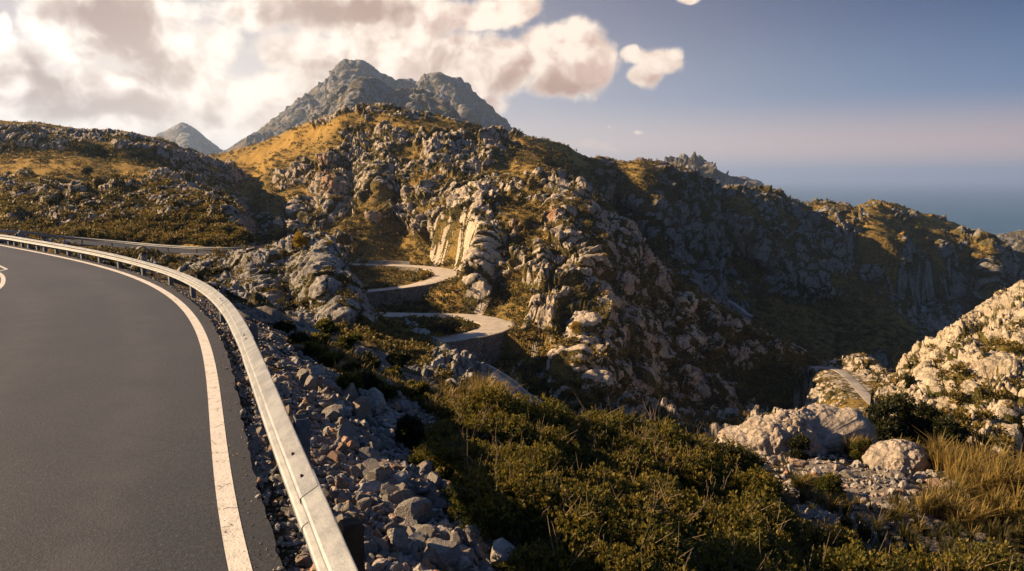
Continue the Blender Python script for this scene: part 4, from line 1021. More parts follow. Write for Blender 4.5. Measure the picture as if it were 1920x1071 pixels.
# kerb stones along the outer edges of the hairpins: one parapet each
wall_along(ROAD_LOW, -1 if outer_side(ROAD_LOW) < 0 else 1, 3.0, .45, .9, .35, 'parapet', 'parapet', 'pale stone parapet along the short road stretch below the hairpins', 'parapet', 0, 100)
kp = irange(ROAD_UP[:60], 680, 765)
wall_along(ROAD_UP, sU, 2.9, 1.0, 1.4, .4, 'concrete', 'wall', 'grey blue concrete wall above the far leg of the upper hairpin', 'wall', kp[0], kp[-1])
def far_rail():
    P = ROAD_LEFT; x, y, d = proj(P); k = np.nonzero((x > -150) & (x < 505))[0]; P = P[k]
    t = np.gradient(P[:, :2], axis=0); t /= np.hypot(*t.T)[:, None]; n = np.stack([t[:, 1], -t[:, 0]], -1)
    Q = np.c_[P[:, :2]+n*1.65, P[:, 2]]; c = Q[len(Q)//2].copy(); root = empty('guardrail', c)
    tag(root, 'thin pale guardrail along the left road under the scrubby hill', 'guardrail')
    Q = Q-c; s = np.r_[0, np.cumsum(np.linalg.norm(np.diff(Q, axis=0), axis=1))]; q = np.arange(0, s[-1], 1.0)
    Q = np.stack([np.interp(q, s, Q[:, i]) for i in range(3)], -1); nn = np.stack([np.interp(q, s, n[:, i]) for i in range(2)], -1)
    prof = [(0, .82), (.06, .74), (.015, .66), (.06, .58), (0, .50), (-.03, .50), (-.03, .82)]
    V = np.stack([np.c_[Q[:, :2]+nn*a, Q[:, 2]+b] for a, b in prof], 1)
    mesh_np('beam', V.reshape(-1, 3), grid_faces(len(Q), len(prof), False), M['rail'], False, parent=root); zb_add(V+c)
    for i in range(0, len(Q), 4):
        mb = MB(); mb.box((Q[i, 0]-nn[i, 0]*.1, Q[i, 1]-nn[i, 1]*.1, Q[i, 2]+.3), (.1, .1, 1.0), math.atan2(nn[i, 1], nn[i, 0])); mb.build('post', M['post'], root)
far_rail()
# gravel track on the dark ledge under the knob
TRACK = road3([(432, 556, 30), (470, 580, 29), (520, 607, 28.5), (580, 635, 28), (640, 660, 27.5), (690, 690, 27)])

# ------------------------------------------------------------------ plants
def leaf_quads(C, Nn, L, Wd, r, droop=.0, fold=True):
    """one leaf per row: pointed quads at C, growing along Nn"""
    n = len(C)
    a = Nn/np.linalg.norm(Nn, axis=1)[:, None]
    s = r.normal(size=(n, 3)); s = s-(s*a).sum(1)[:, None]*a; s /= np.linalg.norm(s, axis=1)[:, None]+1e-9
    L = np.broadcast_to(L, n)[:, None]; Wd = np.broadcast_to(Wd, n)[:, None]
    V = np.stack([C, C+a*L*.5+s*Wd*.5, C+a*L, C+a*L*.5-s*Wd*.5], 1).reshape(-1, 3)
    return V, np.arange(n*4).reshape(-1, 4)
def blob_foliage(blobs, n, L, Wd, r, per=5, spread=.9, inner=.45):
    """leaf sprays through the outer shell of overlapping blobs; returns V, F, tint"""
    B = np.array(blobs); w = B[:, 3]**2; pick = r.choice(len(B), n, p=w/w.sum())
    d = r.normal(size=(n, 3)); d[:, 2] = np.abs(d[:, 2])*.9-.25; d /= np.linalg.norm(d, axis=1)[:, None]
    rad = (inner+(1-inner)*r.random(n)**.5)
    lump = 1+.22*np.sin(d[:, 0]*7+pick)*np.sin(d[:, 1]*6+2*pick)+.12*np.sin(d[:, 2]*9)
    sc = B[pick, 3][:, None]*np.c_[np.ones(n), np.ones(n), B[pick, 4]]
    C = B[pick, :3]+d*sc*(rad*lump)[:, None]
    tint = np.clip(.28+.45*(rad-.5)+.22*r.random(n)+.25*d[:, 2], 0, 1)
    Cc = np.repeat(C, per, 0); dirs = np.repeat(d+np.array([0, 0, .35]), per, 0)+r.normal(size=(n*per, 3))*spread
    sz = np.repeat(.7+.6*r.random(n), per)
    V, F = leaf_quads(Cc+r.normal(size=Cc.shape)*L*.25, dirs, L*sz, Wd*sz, r)
    return V, F, np.repeat(np.repeat(tint, per), 4)
def twig_mesh(r, n, h, rad, thick=.006):
    mb = MB()
    for i in range(n):
        a = r.random()*6.283; p = np.array([math.cos(a), math.sin(a), 0])*rad*r.random()*.3; pts = [p.copy()]
        v = np.array([math.cos(a)*.6*r.random(), math.sin(a)*.6*r.random(), 1.0])
        for k in range(5):
            v = v+r.normal(size=3)*.25; v /= np.linalg.norm(v); p = p+v*h/5; pts.append(p.copy())
        mb.tube(pts, np.linspace(thick*2.2, thick*.5, 6), 4)
        for k in (2, 3, 4):
            q = pts[k]; v2 = v+r.normal(size=3)*.7; mb.tube([q, q+v2*h*.09, q+v2*h*.17+r.normal(size=3)*.03], np.linspace(thick, thick*.4, 3), 4)
    return mb
# the foreground mass of bushes: four shapes, each bush its own object
def bush_proto(k):
    r = np.random.default_rng(500+k)
    blobs = [(0, 0, .55, .8, .75)]
    for i in range(8):
        a = r.random()*6.283; q = .5+.45*r.random(); blobs.append((math.cos(a)*q, math.sin(a)*q, .35+.5*r.random(), .34+.28*r.random(), .8))
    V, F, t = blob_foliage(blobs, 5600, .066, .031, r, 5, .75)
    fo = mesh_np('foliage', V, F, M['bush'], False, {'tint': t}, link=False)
    br = twig_mesh(r, 16, 1.45, .8, .006).build('branches', M['twig'], link=False)
    return fo, br
BP = [bush_proto(k) for k in range(4)]
def add_bush(px, py, s, sz, k, label, rz, name='bush', cat='bush', group=None, sink=.15):
    p, d = ground_hit(px, py); fo, br = BP[k]
    root = empty(name, (p[0], p[1], p[2]-sink*s), rz); root.scale = (s, s, s*sz); tag(root, label, cat, group)
    for o in (fo, br):
        c = o.copy(); COL.objects.link(c); c.parent = root
    return p
BG1, BG2 = 'bushes of the thicket along its far golden edge', 'bushes of the dark thicket beside the rubble'
BL1 = 'olive bush with golden sunlit tips along the far edge of the thicket'
BL2 = 'dense dark green bush inside the thicket beside the rubble bank'
def bush_px(px, base, top, k, label, group, sz=1.0):
    p, d = ground_hit(px, base); top = top-14; s = (base-top)*d/FPX/1.22
    return add_bush(px, base, s, sz, k, label, rng.random()*6.28, group=group)
for i, (px, b, t) in enumerate([(870, 830, 738), (950, 840, 742), (1040, 850, 768), (1130, 860, 770), (1215, 868, 776), (1300, 888, 808), (1385, 915, 858), (820, 872, 800)]):
    bush_px(px, b, t, i % 4, BL1, BG1)
for i, (px, b, t) in enumerate([(865, 910, 815), (950, 920, 828), (1040, 930, 828), (1140, 940, 838), (1250, 950, 850), (1350, 962, 875), (1420, 990, 925), (950, 1000, 890), (1040, 1040, 905), (1150, 1050, 915), (1270, 1060, 925),
                                (1390, 1070, 940), (1500, 1080, 975), (1590, 1100, 1030), (1060, 1150, 1000), (1200, 1170, 1005), (1350, 1180, 1010), (1500, 1190, 1020), (1660, 1190, 1035), (1790, 1190, 1040), (1890, 1190, 1045), (905, 955, 865), (995, 965, 868), (1095, 985, 878), (1200, 1000, 890), (1320, 1010, 905), (880, 870, 775), (985, 880, 790), (1090, 895, 800), (1190, 905, 808)]):
    bush_px(px, b, t, (i*3+1) % 4, BL2, BG2)
# trees: trunk with limbs, crown of leaf sprays
def tree(name, loc, h, blobs, n, L, mat, label, cat, seed, trunk_r=.05, cut=.75, lean=0.0):
    r = np.random.default_rng(seed)
    root = empty(name, loc); tag(root, label, cat)
    mb = MB(); top = np.array([lean, 0, h*cut])
    pts = [np.array([0, 0, -.3]), np.array([lean*.2, .03*h, h*.25]), np.array([lean*.6, -.02*h, h*.5]), top]
    mb.tube(pts, [trunk_r*1.2, trunk_r, trunk_r*.75, trunk_r*.35], 8)
    for b in blobs:
        e = np.array(b[:3]); s = pts[1]+(pts[2]-pts[1])*r.random(); mb.tube([s, (s+e)/2+np.array([0, 0, -.05*h]), e], [trunk_r*.5, trunk_r*.35, trunk_r*.12], 5)
    mb.build('trunk', M['bark'], root, True)
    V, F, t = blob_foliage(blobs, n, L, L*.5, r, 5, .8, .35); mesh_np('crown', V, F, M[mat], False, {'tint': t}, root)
    return root
def rblob(seed, n, R, z0, z1, rr=(.35, .6), squash=.8):
    r = np.random.default_rng(seed); out = []
    for i in range(n):
        a = r.random()*6.28; q = R*r.random()**.6; z = z0+(z1-z0)*r.random(); k = 1-abs((z-z0)/(z1-z0)-.4)*.7
        out.append((math.cos(a)*q*k, math.sin(a)*q*k, z, R*(rr[0]+(rr[1]-rr[0])*r.random()), squash))
    return out
def surf_at(px, py, names=None):
    best = None
    for nm, L in SURF.items():
        if names and nm not in names: continue
        for P, *_r in L:
            x, y, d = proj(P); q = (x-px)**2+(y-py)**2+np.where(d > 0, 0, 1e9)
            k = np.unravel_index(q.argmin(), q.shape)
            if q[k] < 60 and (best is None or d[k] < best[0]): best = (d[k], P[k])
    return best[1] if best is not None else None
def tree_px(name, px, base, top, names, wide, nb, n, L, mat, label, cat, seed, low=.3, squash=.8, rr=(.35, .6)):
    p = surf_at(px, base, names)
    if p is None: print('no surface', label); return
    d = proj(p)[2]; h = (base-top)*d/FPX
    tree(name, p, h, rblob(seed, nb, h*wide, h*low, h*.86, rr, squash), n, L, mat, label, cat, seed, h*.03)
tree_px('tree', 565, 472, 438, ('spur',), .36, 14, 900, .16, 'gold', 'bright yellow round tree on top of the dark rock knob', 'tree', 611, .25)
tree_px('tree', 842, 632, 596, ('hill',), .55, 16, 900, .24, 'dark', 'dark green tree with broad crown inside the lower hairpin', 'tree', 612, .2)
tree_px('cypress', 793, 630, 612, ('hill',), .20, 9, 300, .18, 'bush', 'slim dark conifer at the left end of the lower hairpin', 'tree', 613, .15)
tree_px('shrub', 822, 633, 620, ('hill',), .9, 8, 300, .16, 'gold', 'low yellow green shrub beside the slim conifer in the lower hairpin', 'shrub', 614, .2, .6)
tree_px('shrub', 1079, 628, 594, ('hill',), .35, 9, 500, .2, 'gold', 'tall yellow shrub among pale rocks right of the lower hairpin', 'shrub', 615, .15)
tree_px('shrub', 795, 520, 508, ('hill',), .8, 7, 260, .18, 'gold', 'yellow green shrub on the inner verge of the upper hairpin', 'shrub', 616, .2, .6)
tree_px('tree', 1703, 742, 700, ('knoll', 'slope', 'hill'), .22, 9, 500, .16, 'dark', 'slim dark tree standing in the gap left of the pale slope', 'tree', 617, .2)
tree_px('shrub', 165, 330, 316, ('hillside',), .6, 9, 300, .3, 'dark', 'round dark shrub alone on the golden terrace of the left hill', 'shrub', 618, .2)
for i, (px, b, t, wd) in enumerate([(1690, 812, 728, .55), (1735, 822, 745, .6), (1655, 808, 752, .6), (1775, 825, 775, .7)]):
    p = at(px, b, 24.5-.4*i); zt = at(px, t, p[1])[2]; p[2] = float(ground_z(p[0], p[1]))-.1; h = max(1.2, zt-p[2]); wd = wd*((b-t)*p[1]/FPX)/h
    lab = ['tall dark bushy tree behind the round boulder', 'dark bush beside the foot of the pale slope', 'dark bush just behind the right end of the big rock outcrop', 'low dark bush between the yellow grass and the pale slope'][i]
    tree('tree' if i == 0 else 'bush', p, h, rblob(630+i, 18, h*wd, h*.1, h*.85), 3400, .085, 'dark', lab, 'tree' if i == 0 else 'bush', 630+i, .06)
for i, (px, b, t, wd, mt, lab) in enumerate([(1500, 858, 812, .5, 'dark', 'rounded dark bush in the hollow of the big rock outcrop'), (1415, 832, 812, .6, 'bush', 'small green bush on the left foot of the big rock outcrop'), (1612, 862, 815, .35, 'bush', 'thin upright bush between the outcrop and the round boulder'), (765, 825, 780, .5, 'dark', 'small dark bush at the upper edge of the rubble'), (655, 730, 705, .8, 'bush', 'low green bush above the rubble behind the guardrail'), (1560, 935, 880, .5, 'bush', 'green bush on the left edge of the gravel patch')]):
    p, d = ground_hit(px, b); h = (b-t)*d/FPX
    tree('bush', p, h, rblob(650+i, 12, h*wd, h*.1, h*.85), 1500, .055, mt, lab, 'bush', 650+i, .02)

for i, (px, b, t) in enumerate([(556, 642, 618), (598, 652, 632), (640, 672, 648), (690, 700, 672), (732, 716, 690), (622, 690, 668), (682, 728, 702), (770, 746, 718), (580, 668, 648), (660, 705, 684), (715, 742, 718), (800, 772, 748), (535, 622, 604), (610, 628, 606), (660, 650, 628), (750, 690, 668)]):
    p, d = ground_hit(px, b); h = (b-t)*d/FPX
    o = tree('shrub', p, h, rblob(680+i, 10, h*.9, h*.1, h*.8), 700, .06, 'dark' if i % 3 == 0 else 'bush', 'low dark shrub on the shaded ledge between the rubble and the rock knob', 'shrub', 680+i, .015); o['group'] = 'shrubs on the shaded ledge beyond the rubble'
# ------------------------------------------------------------------ rocks
def ico(sub):
    import bmesh
    bm = bmesh.new(); bmesh.ops.create_icosphere(bm, subdivisions=sub, radius=1.0)
    V = np.array([v.co[:] for v in bm.verts]); bm.verts.index_update(); F = np.array([[v.index for v in f.verts] for f in bm.faces]); bm.free(); return V, F
ICO = {k: ico(k) for k in (1, 2, 3, 4, 6, 7)}
def angular(seed, sub=3, nplane=11, rough=.03, lo=.36, hi=.72):
    r = np.random.default_rng(seed); V, F = ICO[sub]; V = V.copy()
    N = r.normal(size=(nplane, 3)); N /= np.linalg.norm(N, axis=1)[:, None]; h = lo+(hi-lo)*r.random(nplane)
    for it in range(2):
        for n, k in zip(N, h):
            e = V@n-k; V = V-np.maximum(e, 0)[:, None]*n
    V += (fbm((V*2.2+seed).astype(F32), 3, .6, seed)*rough)[:, None]*V
    V *= np.array([1, .62+.3*r.random(), .5+.3*r.random()])
    return V, F
def rot3(r):
    q = r.normal(size=4); q /= np.linalg.norm(q); w, x, y, z = q
    return np.array([[1-2*(y*y+z*z), 2*(x*y-z*w), 2*(x*z+y*w)], [2*(x*y+z*w), 1-2*(x*x+z*z), 2*(y*z-x*w)], [2*(x*z-y*w), 2*(y*z+x*w), 1-2*(x*x+y*y)]])
def in_poly(x, y, poly):
    poly = np.array(poly, float); c = np.zeros(x.shape, bool); j = len(poly)-1
    for i in range(len(poly)):
        xi, yi = poly[i]; xj, yj = poly[j]
        c ^= ((yi > y) != (yj > y)) & (x < (xj-xi)*(y-yi)/(yj-yi+1e-9)+xi); j = i
    return c
def scatter_px(poly, n, r):
    poly = np.array(poly, float); lo = poly.min(0); hi = poly.max(0); out = np.zeros((0, 2))
    while len(out) < n:
        q = lo+(hi-lo)*r.random((n*2, 2)); out = np.vstack([out, q[in_poly(q[:, 0], q[:, 1], poly)]])
    return out[:n]
RUB = [(470, 610), (500, 600), (560, 640), (640, 672), (720, 715), (800, 760), (835, 800), (815, 850), (850, 930), (910, 985), (985, 1050), (1010, 1110), (600, 1110), (515, 1075), (500, 900), (470, 760), (440, 680), (405, 610)]
GRV = [(1395, 850), (1450, 835), (1520, 850), (1620, 862), (1700, 862), (1760, 880), (1775, 915), (1720, 950), (1700, 985), (1600, 1000), (1530, 985), (1490, 930), (1440, 890)]
LEDGE = [(1225, 790), (1310, 795), (1350, 800), (1400, 850), (1380, 870), (1300, 830)]
sr = np.random.default_rng(77)
st = []
for poly, n, smin, smax, zone, pw in ((RUB, 9000, .022, .24, 0, 2.5), (GRV, 1500, .03, .22, 1, 2.4), (LEDGE, 120, .06, .35, 1, 1.8)):
    q = scatter_px(poly, n, sr); P, d = ground_hit(q[:, 0], q[:, 1]); s = smin*(1-sr.random(n)*(1-(smin/smax)**pw))**(-1/pw)
    if zone == 0:
        sd_ = sdist(P[:, 0], P[:, 1]); k = sd_ > -.05; s = np.where(sd_ < .6, np.minimum(s, .10), s); P, s, q, d = P[k], s[k], q[k], d[k]
    keep = d < 34
    st.append(np.c_[P, s*(1+d*.012), q, d, np.full(len(P), zone)][keep])
ST = np.vstack(st); ST = ST[np.argsort(-ST[:, 3]/ST[:, 6])]
onscr = (ST[:, 5] < 1071) & (ST[:, 5] > 0)
ST = np.vstack([ST[onscr], ST[~onscr]])
SPROT = [angular(900+k, 3, 9, .02) for k in range(10)]
SMESH = []
for k, (V, F) in enumerate(SPROT):
    o = mesh_np('stone', V, F, M['stone'], False, {'tint': np.zeros(len(V))}, link=False); SMESH.append(o.data); bpy.data.objects.remove(o)
from mathutils import Matrix
for i in range(300):
    x, y, z, s, qx, qy, d, zn = ST[i]
    o = bpy.data.objects.new('stone', SMESH[i % 10]); COL.objects.link(o)
    Rm = Matrix(rot3(sr).tolist()).to_4x4(); o.matrix_world = Matrix.Translation((x, y, z+s*.22)) @ Rm @ Matrix.Scale(s, 4)
    if zn == 1: tag(o, 'pale stone lying on the gravel patch around the boulders', 'stone', 'stones on the gravel patch')
    elif sdist(x, y) < 1.1: tag(o, 'grey angular stone lying close under the near guardrail', 'stone', 'stones under the guardrail')
    elif qy > 900: tag(o, 'grey brown stone at the bottom of the rubble bank beside the thicket', 'stone', 'stones low on the rubble bank')
    else: tag(o, 'grey angular stone in the upper part of the rubble bank', 'stone', 'stones high on the rubble bank')
def merge_stones(rows, protos, name):
    Vs, Fs, T, n = [], [], [], 0
    for i, row in enumerate(rows):
        V, F = protos[i % len(protos)]; V = V@rot3(sr).T*row[3]+row[:3]+np.array([0, 0, row[3]*.2])
        Vs.append(V); Fs.append(F+n); n += len(V); T.append(np.full(len(V), sr.random()))
    o = mesh_np(name, np.vstack(Vs), np.vstack(Fs), M['stone'], False, {'tint': np.concatenate(T)}); return tag(o, kind='stuff')
merge_stones(ST[300:], [angular(940+k, 2, 9, .02) for k in range(12)], 'rubble')
# fine grit along the broken asphalt edge
gi = sr.integers(60, 340, 6500); gd = .10+sr.random(6500)**1.3*.62; gp = line[gi]+LN[gi]*gd[:, None]+sr.normal(size=(6500, 2))*.03
gz_ = np.where(gd < .26, .0, ground_z(gp[:, 0], gp[:, 1])); gs = .006+.032*sr.random(6500)**2*(gd > .25)+.004
gk = (gd > .25) | (sr.random(6500) < .12)
merge_stones(np.c_[gp, gz_, gs][gk], [angular(960+k, 1, 6, .0) for k in range(8)], 'gravel')
# the large named stones of the rubble bank
def big_stone(px, py, w, k, label, rz=0.0, tilt=.2, sub=4, mat='stone', flat=.7, sink=.25):
    p, d = ground_hit(px, py); s = w*d/FPX/2
    V, F = angular(k, sub, 12, .05); V = V*np.array([1, 1, flat/.6]); V = V*s
    c, s_ = math.cos(tilt), math.sin(tilt); V = V@np.array([[c, 0, -s_], [0, 1, 0], [s_, 0, c]])
    o = mesh_np('boulder', V, F, M[mat], False, {'tint': np.zeros(len(V))}); o.location = (p[0], p[1], p[2]+s*flat*.5-sink*s); o.rotation_euler = (0, 0, rz)
    tag(o, label, 'boulder')
big_stone(685, 920, 72, 701, 'wedge shaped grey boulder leaning on the rubble beside the blue steel post', .4, -.45)
big_stone(745, 905, 64, 702, 'blocky grey boulder touching the right side of the wedge shaped boulder', 1.1, .2)
big_stone(752, 945, 70, 703, 'dark blocky boulder below the wedge shaped boulder', 2.0, .1)
big_stone(660, 840, 60, 704, 'grey slab boulder above the wedge shaped boulder', .2, .3)
big_stone(705, 765, 76, 705, 'pale layered boulder at the upper end of the rubble bank', .9, .15)
big_stone(732, 795, 40, 706, 'flat pale stone below the layered boulder', .3, .1)
big_stone(612, 885, 34, 707, 'small rusty brown stone just behind the blue steel post', .7, .3)
big_stone(885, 1050, 52, 708, 'light brown block at the bottom right of the rubble', .4, .5)
big_stone(780, 1020, 60, 709, 'flat brown slab in the lower rubble', 1.4, .1)
big_stone(823, 835, 26, 710, 'pale stone on the edge between rubble and thicket', .2, .3)
big_stone(595, 695, 44, 711, 'grey boulder in the upper rubble near the bend of the rail', .8, .3)
big_stone(650, 690, 36, 712, 'grey angular boulder under the dark ledge above the rubble', 1.8, .2)
big_stone(543, 1003, 30, 713, 'dark round stone between the asphalt edge and the near end of the rail', 1.0, .2)
big_stone(1570, 885, 36, 714, 'small pale upright rock in front of the big outcrop', .6, .6, mat='boulder')
big_stone(1500, 872, 52, 715, 'low pale rock at the front foot of the big outcrop', .1, .1, mat='boulder')
big_stone(1240, 795, 34, 716, 'pale rock poking out behind the thicket', .3, .3, mat='boulder')
big_stone(1275, 800, 30, 717, 'smaller pale rock beside the one poking out behind the thicket', 1.3, .3, mat='boulder')
def outcrop(px, py, ells, label, seed, rough=.10, name='rock_outcrop', groove=.06):
    """star-shaped union of ellipsoids, weathered"""
    p, d = ground_hit(px, py)
    V, F = ICO[7 if name == 'rock_outcrop' else 6]; D = V/np.linalg.norm(V, axis=1)[:, None]; rr = np.full(len(D), .05)
    for (cx_, cy_, cz_, a, b, c) in ells:
        C = np.array([cx_, cy_, cz_]); A = np.array([a, b, c])
        o = -C/A; dd = D/A; qa = (dd**2).sum(1); qb = 2*(dd*o).sum(1); qc = (o**2).sum()-1; disc = qb*qb-4*qa*qc
        t = np.where(disc > 0, (-qb+np.sqrt(np.maximum(disc, 0)))/(2*qa), 0); rr = np.maximum(rr, t)
    P = D*rr[:, None]; Pf = P.astype(F32)
    w = np.stack([fbm(Pf*F32(1.1)+F32(seed+9*k), 4, .55, seed+k) for k in range(3)], -1)*F32(.5); Pw = (Pf+w)*np.array([1, 1, .75], F32)
    h = 0
    for cs, ch in ((1.3, 1.3), (.5, .9), (.19, .38)):
        f1, f2, idc, tl = worley(Pw/F32(cs)+F32(seed), seed+int(cs*100), True)
        h = h+rough*ch*((.55*idc+1.2*tl)*(.6+.4*sstep(0, .14, f2-f1))-.3)
    g1, g2, _ = worley(Pw*np.array([1.5, 1.5, .38], F32)+F32(seed*2), seed+5)
    h = h-groove*1.5*np.exp(-(g2-g1)*11)+fbm(Pf*np.array([2, 2, .7], F32), 4, .6, seed+3, True)*rough*.7+fbm(Pf*F32(5), 4, .6, seed+8)*rough*.25
    P = P+D*h[:, None]
    o = mesh_np(name, P, F, M['boulder'], True, {'tint': np.zeros(len(P))}); o.location = p; tag(o, label, 'rock'); zb_add(P+p)
outcrop(1490, 850, [(-1.5, .1, .1, .9, .8, .62), (-.85, .0, .2, 1.0, .9, .86), (-.2, .1, .25, .85, .85, .88), (.45, 1.0, .3, .95, .8, .80), (1.2, 1.2, .2, 1.15, .9, .84), (2.0, .8, .2, .7, .8, .86), (-2.0, .0, .0, .6, .6, .5), (-1.0, -.5, -.1, .9, .6, .5), (.1, .1, 0, .9, .5, .4)], 'long pale rock outcrop with a dark hollow beyond the thicket', 31, .09, groove=.09)
outcrop(1685, 868, [(0, 0, .1, .85, .7, .62), (-.45, 0, .05, .5, .5, .45), (.5, .1, 0, .6, .5, .4)], 'rounded greyish boulder right of the long outcrop', 32, .055, 'boulder', .03)
outcrop(1350, 815, [(0, 0, .1, .75, .6, .5), (-.6, .1, 0, .5, .5, .4), (.5, -.1, 0, .5, .4, .3)], 'cracked pale rock at the left end of the long outcrop', 33, .06)
outcrop(1620, 806, [(0, 0, .1, .5, .4, .5), (.5, 0, .1, .5, .5, .55)], 'pair of pale rocks on top behind the long outcrop', 34, .06)
# orange plank and a pale one lying at the rubble edge
def plank(px, py, L, Wd, mat, label, rz, tilt):
    p, d = ground_hit(px, py); mb = MB(); mb.box((0, 0, 0), (L, Wd, .03), 0, .98); mb.box((L*.46, .01, .0), (L*.12, Wd*.5, .022), .2)
    o = mb.build('plank', M[mat]); o.location = (p[0], p[1], p[2]+.12); o.rotation_euler = (.15, tilt, rz); tag(o, label, 'plank')
plank(806, 880, .42, .11, 'plank', 'broken orange wooden plank at the edge of the thicket', -.5, .25)
plank(812, 868, .40, .05, 'concrete', 'thin pale grey wooden slat lying beside the orange plank', -.55, .2)

# ------------------------------------------------------------------ grass
def grass(polys, name='grass'):
    Vs, Fs, T, n = [], [], [], 0; r = np.random.default_rng(55)
    for poly, tufts, h0, h1, t0 in polys:
        q = scatter_px(poly, tufts, r); P, d = ground_hit(q[:, 0], q[:, 1])
        for i in range(tufts):
            nb = r.integers(22, 46); H = h0+(h1-h0)*r.random()
            a = r.random(nb)*6.283; lean = .15+.75*r.random(nb)**1.3; Lh = H*(.45+.6*r.random(nb)); b0 = P[i]+np.c_[np.cos(a), np.sin(a), 0*a]*(.10*H*r.random(nb))[:, None]+np.array([0, 0, -.05])
            dirv = np.c_[np.cos(a), np.sin(a), 0*a]; sd2 = np.c_[-np.sin(a), np.cos(a), 0*a]*(.004+.005*r.random(nb))[:, None]*(1+d[i]*.045)
            m1 = b0+dirv*(lean*Lh*.25)[:, None]+np.array([0, 0, 1])*(Lh*.6)[:, None]
            m2 = b0+dirv*(lean*Lh*.9)[:, None]+np.array([0, 0, 1])*(Lh*(1-.3*lean))[:, None]
            V = np.stack([b0-sd2, b0+sd2, m1-sd2*.8, m1+sd2*.8, m2-sd2*.15, m2+sd2*.15], 1).reshape(-1, 3)
            k = np.arange(nb)[:, None]*6+n
            Vs.append(V); Fs.append(np.vstack([k+np.array([0, 1, 3, 2]), k+np.array([2, 3, 5, 4])])); n += nb*6
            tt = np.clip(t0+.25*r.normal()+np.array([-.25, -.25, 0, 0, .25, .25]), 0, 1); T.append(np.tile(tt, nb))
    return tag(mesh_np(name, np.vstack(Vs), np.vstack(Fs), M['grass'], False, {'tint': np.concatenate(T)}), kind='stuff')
grass([([(1760, 830), (1860, 815), (2000, 810), (2000, 930), (1860, 940), (1780, 900), (1730, 860)], 300, .6, 1.15, .85),
       ([(1660, 840), (1760, 835), (1770, 870), (1690, 868)], 60, .4, .7, .5),
       ([(1560, 960), (1750, 940), (1990, 930), (1990, 1150), (1640, 1150), (1600, 1040)], 260, .25, .6, .28),
       ([(1480, 900), (1560, 915), (1580, 960), (1500, 960)], 60, .25, .5, .5),
       ([(760, 745), (880, 745), (960, 760), (1000, 790), (860, 800), (790, 775)], 110, .25, .5, .85),
       ([(560, 640), (640, 672), (720, 715), (760, 745), (720, 745), (640, 705), (570, 665)], 80, .2, .4, .6),
       ([(890, 745), (980, 745), (1000, 775), (900, 780)], 60, .5, .8, .9), ([(1580, 850), (1620, 850), (1620, 865), (1590, 866)], 14, .5, .9, .6),
       ([(1720, 960), (1860, 900), (1960, 900), (1960, 960), (1800, 1000)], 140, .5, .9, .7), ([(500, 760), (520, 760), (560, 900), (540, 900)], 26, .08, .2, .3)])

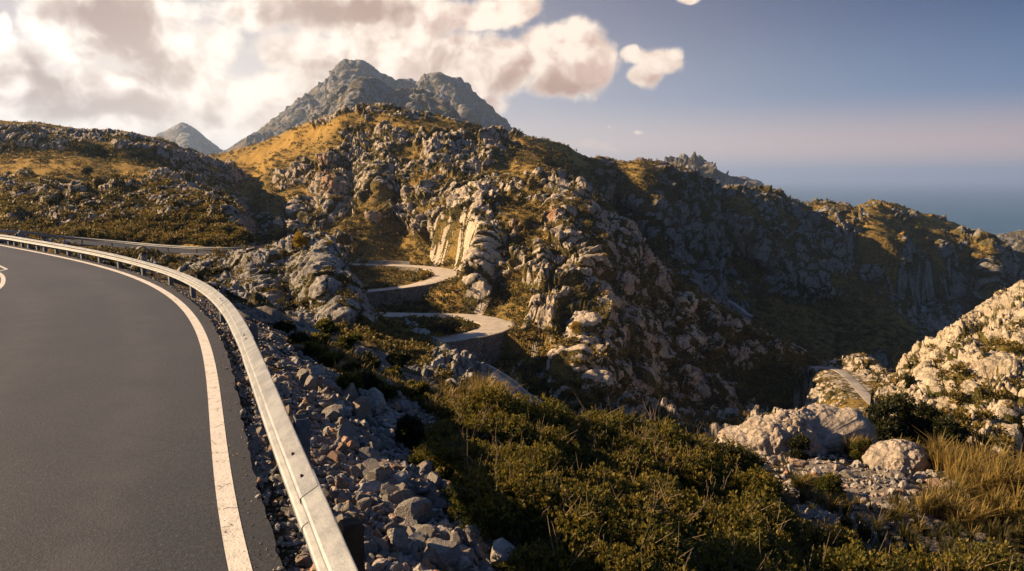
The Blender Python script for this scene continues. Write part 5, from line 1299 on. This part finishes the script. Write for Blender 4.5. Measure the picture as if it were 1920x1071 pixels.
# ------------------------------------------------------------------ scrub on the hills
def scrub():
    r = np.random.default_rng(99); rows = []
    spec = {'hill': (8000, .45, 1.4, 'the big hill', .62), 'hillside': (3600, .4, 1.2, 'the left hillside', .65), 'spur': (2400, .22, .62, 'the dark rock knob and its ridge', .6), 'slope': (1300, .22, .7, 'the pale slope', .7), 'ridge': (3500, .8, 2.0, 'the long cliff ridge', .55), 'knoll': (420, .3, .9, 'the knoll beside the saddle road', .6)}
    for nm, (n, s0, s1, where, rk) in spec.items():
        Ls = SURF[nm]
        for P, N, rock, gr, px, py in Ls:
            m = n//len(Ls)*6; i = r.integers(0, P.shape[0], m); j = r.integers(0, P.shape[1], m)
            p = P[i, j]; ok = visible(p) & (rock[i, j] < rk-.35*r.random(m)) & (r.random(m) > .75*np.clip(gr[i, j], 0, 1))
            for rd in (ROAD_UP, ROAD_MID[::4], ROAD_LOW, ROAD_SADDLE, ROAD_LEFT):
                ok &= np.min((p[:, None, 0]-rd[None, ::4, 0])**2+(p[:, None, 1]-rd[None, ::4, 1])**2, 1) > 4.2**2
            k = np.nonzero(ok)[0][:n//len(Ls)]
            s = s0+(s1-s0)*r.random(len(k))**2.2
            rows += [(p[a][0], p[a][1], p[a][2], b, nm, where, proj(p[a])[2]) for a, b in zip(k, s)]
    rows.sort(key=lambda q: -q[3]/q[6])
    protos = []
    for k in range(6):
        bl = [(0, 0, .25, .75, .8)]+[(r.normal()*.4, r.normal()*.4, .2+.2*r.random(), .45, .8) for _ in range(4)]
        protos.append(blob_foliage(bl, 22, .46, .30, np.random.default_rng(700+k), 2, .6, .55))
    fine = []
    for k in range(6):
        bl = [(0, 0, .25, .75, .8)]+[(r.normal()*.4, r.normal()*.4, .2+.2*r.random(), .45, .8) for _ in range(5)]
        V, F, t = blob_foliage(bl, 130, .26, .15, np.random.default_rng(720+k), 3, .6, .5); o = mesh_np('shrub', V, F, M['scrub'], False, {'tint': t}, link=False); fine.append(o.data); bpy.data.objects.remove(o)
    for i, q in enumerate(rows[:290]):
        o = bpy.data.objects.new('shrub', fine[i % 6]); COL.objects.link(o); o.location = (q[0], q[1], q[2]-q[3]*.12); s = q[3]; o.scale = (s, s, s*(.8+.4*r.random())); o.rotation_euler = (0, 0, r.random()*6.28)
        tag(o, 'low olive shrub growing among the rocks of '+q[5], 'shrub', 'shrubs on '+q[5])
    Vs, Fs, T, n = [], [], [], 0
    for i, q in enumerate(rows[290:]):
        V, F, t = protos[i % 6]; a = r.random()*6.28; c, s = math.cos(a), math.sin(a)
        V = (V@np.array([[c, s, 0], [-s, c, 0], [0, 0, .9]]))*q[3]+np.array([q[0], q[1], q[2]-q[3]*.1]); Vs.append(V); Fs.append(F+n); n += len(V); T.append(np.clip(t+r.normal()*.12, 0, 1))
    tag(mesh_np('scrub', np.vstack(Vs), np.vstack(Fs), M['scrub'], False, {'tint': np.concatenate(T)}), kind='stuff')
    print('shrubs', len(rows))
scrub()
# ------------------------------------------------------------------ haze
def haze():
    x, y0, y1, z0, z1 = 61000, -3500, 71000, -256, 470
    V = [(-x, y0, z0), (x, y0, z0), (x, y1, z0), (-x, y1, z0), (-x, y0, z1), (x, y0, z1), (x, y1, z1), (-x, y1, z1)]
    m = bpy.data.materials.new('haze_air'); m.use_nodes = True; t = NT(m.node_tree); t.n.remove(t.n['Principled BSDF'])
    v = t.new('ShaderNodeVolumePrincipled'); v.inputs['Color'].default_value = (.46, .63, .95, 1); v.inputs['Density'].default_value = HAZE; v.inputs['Anisotropy'].default_value = .35
    t.l.new(v.outputs[0], t.n['Material Output'].inputs['Volume'])
    o = mesh_np('haze', np.array(V, float), np.array([(0, 3, 2, 1), (4, 5, 6, 7), (0, 1, 5, 4), (1, 2, 6, 5), (2, 3, 7, 6), (3, 0, 4, 7)]), m, False); tag(o, kind='stuff')
HAZE = 0.85e-4
haze()
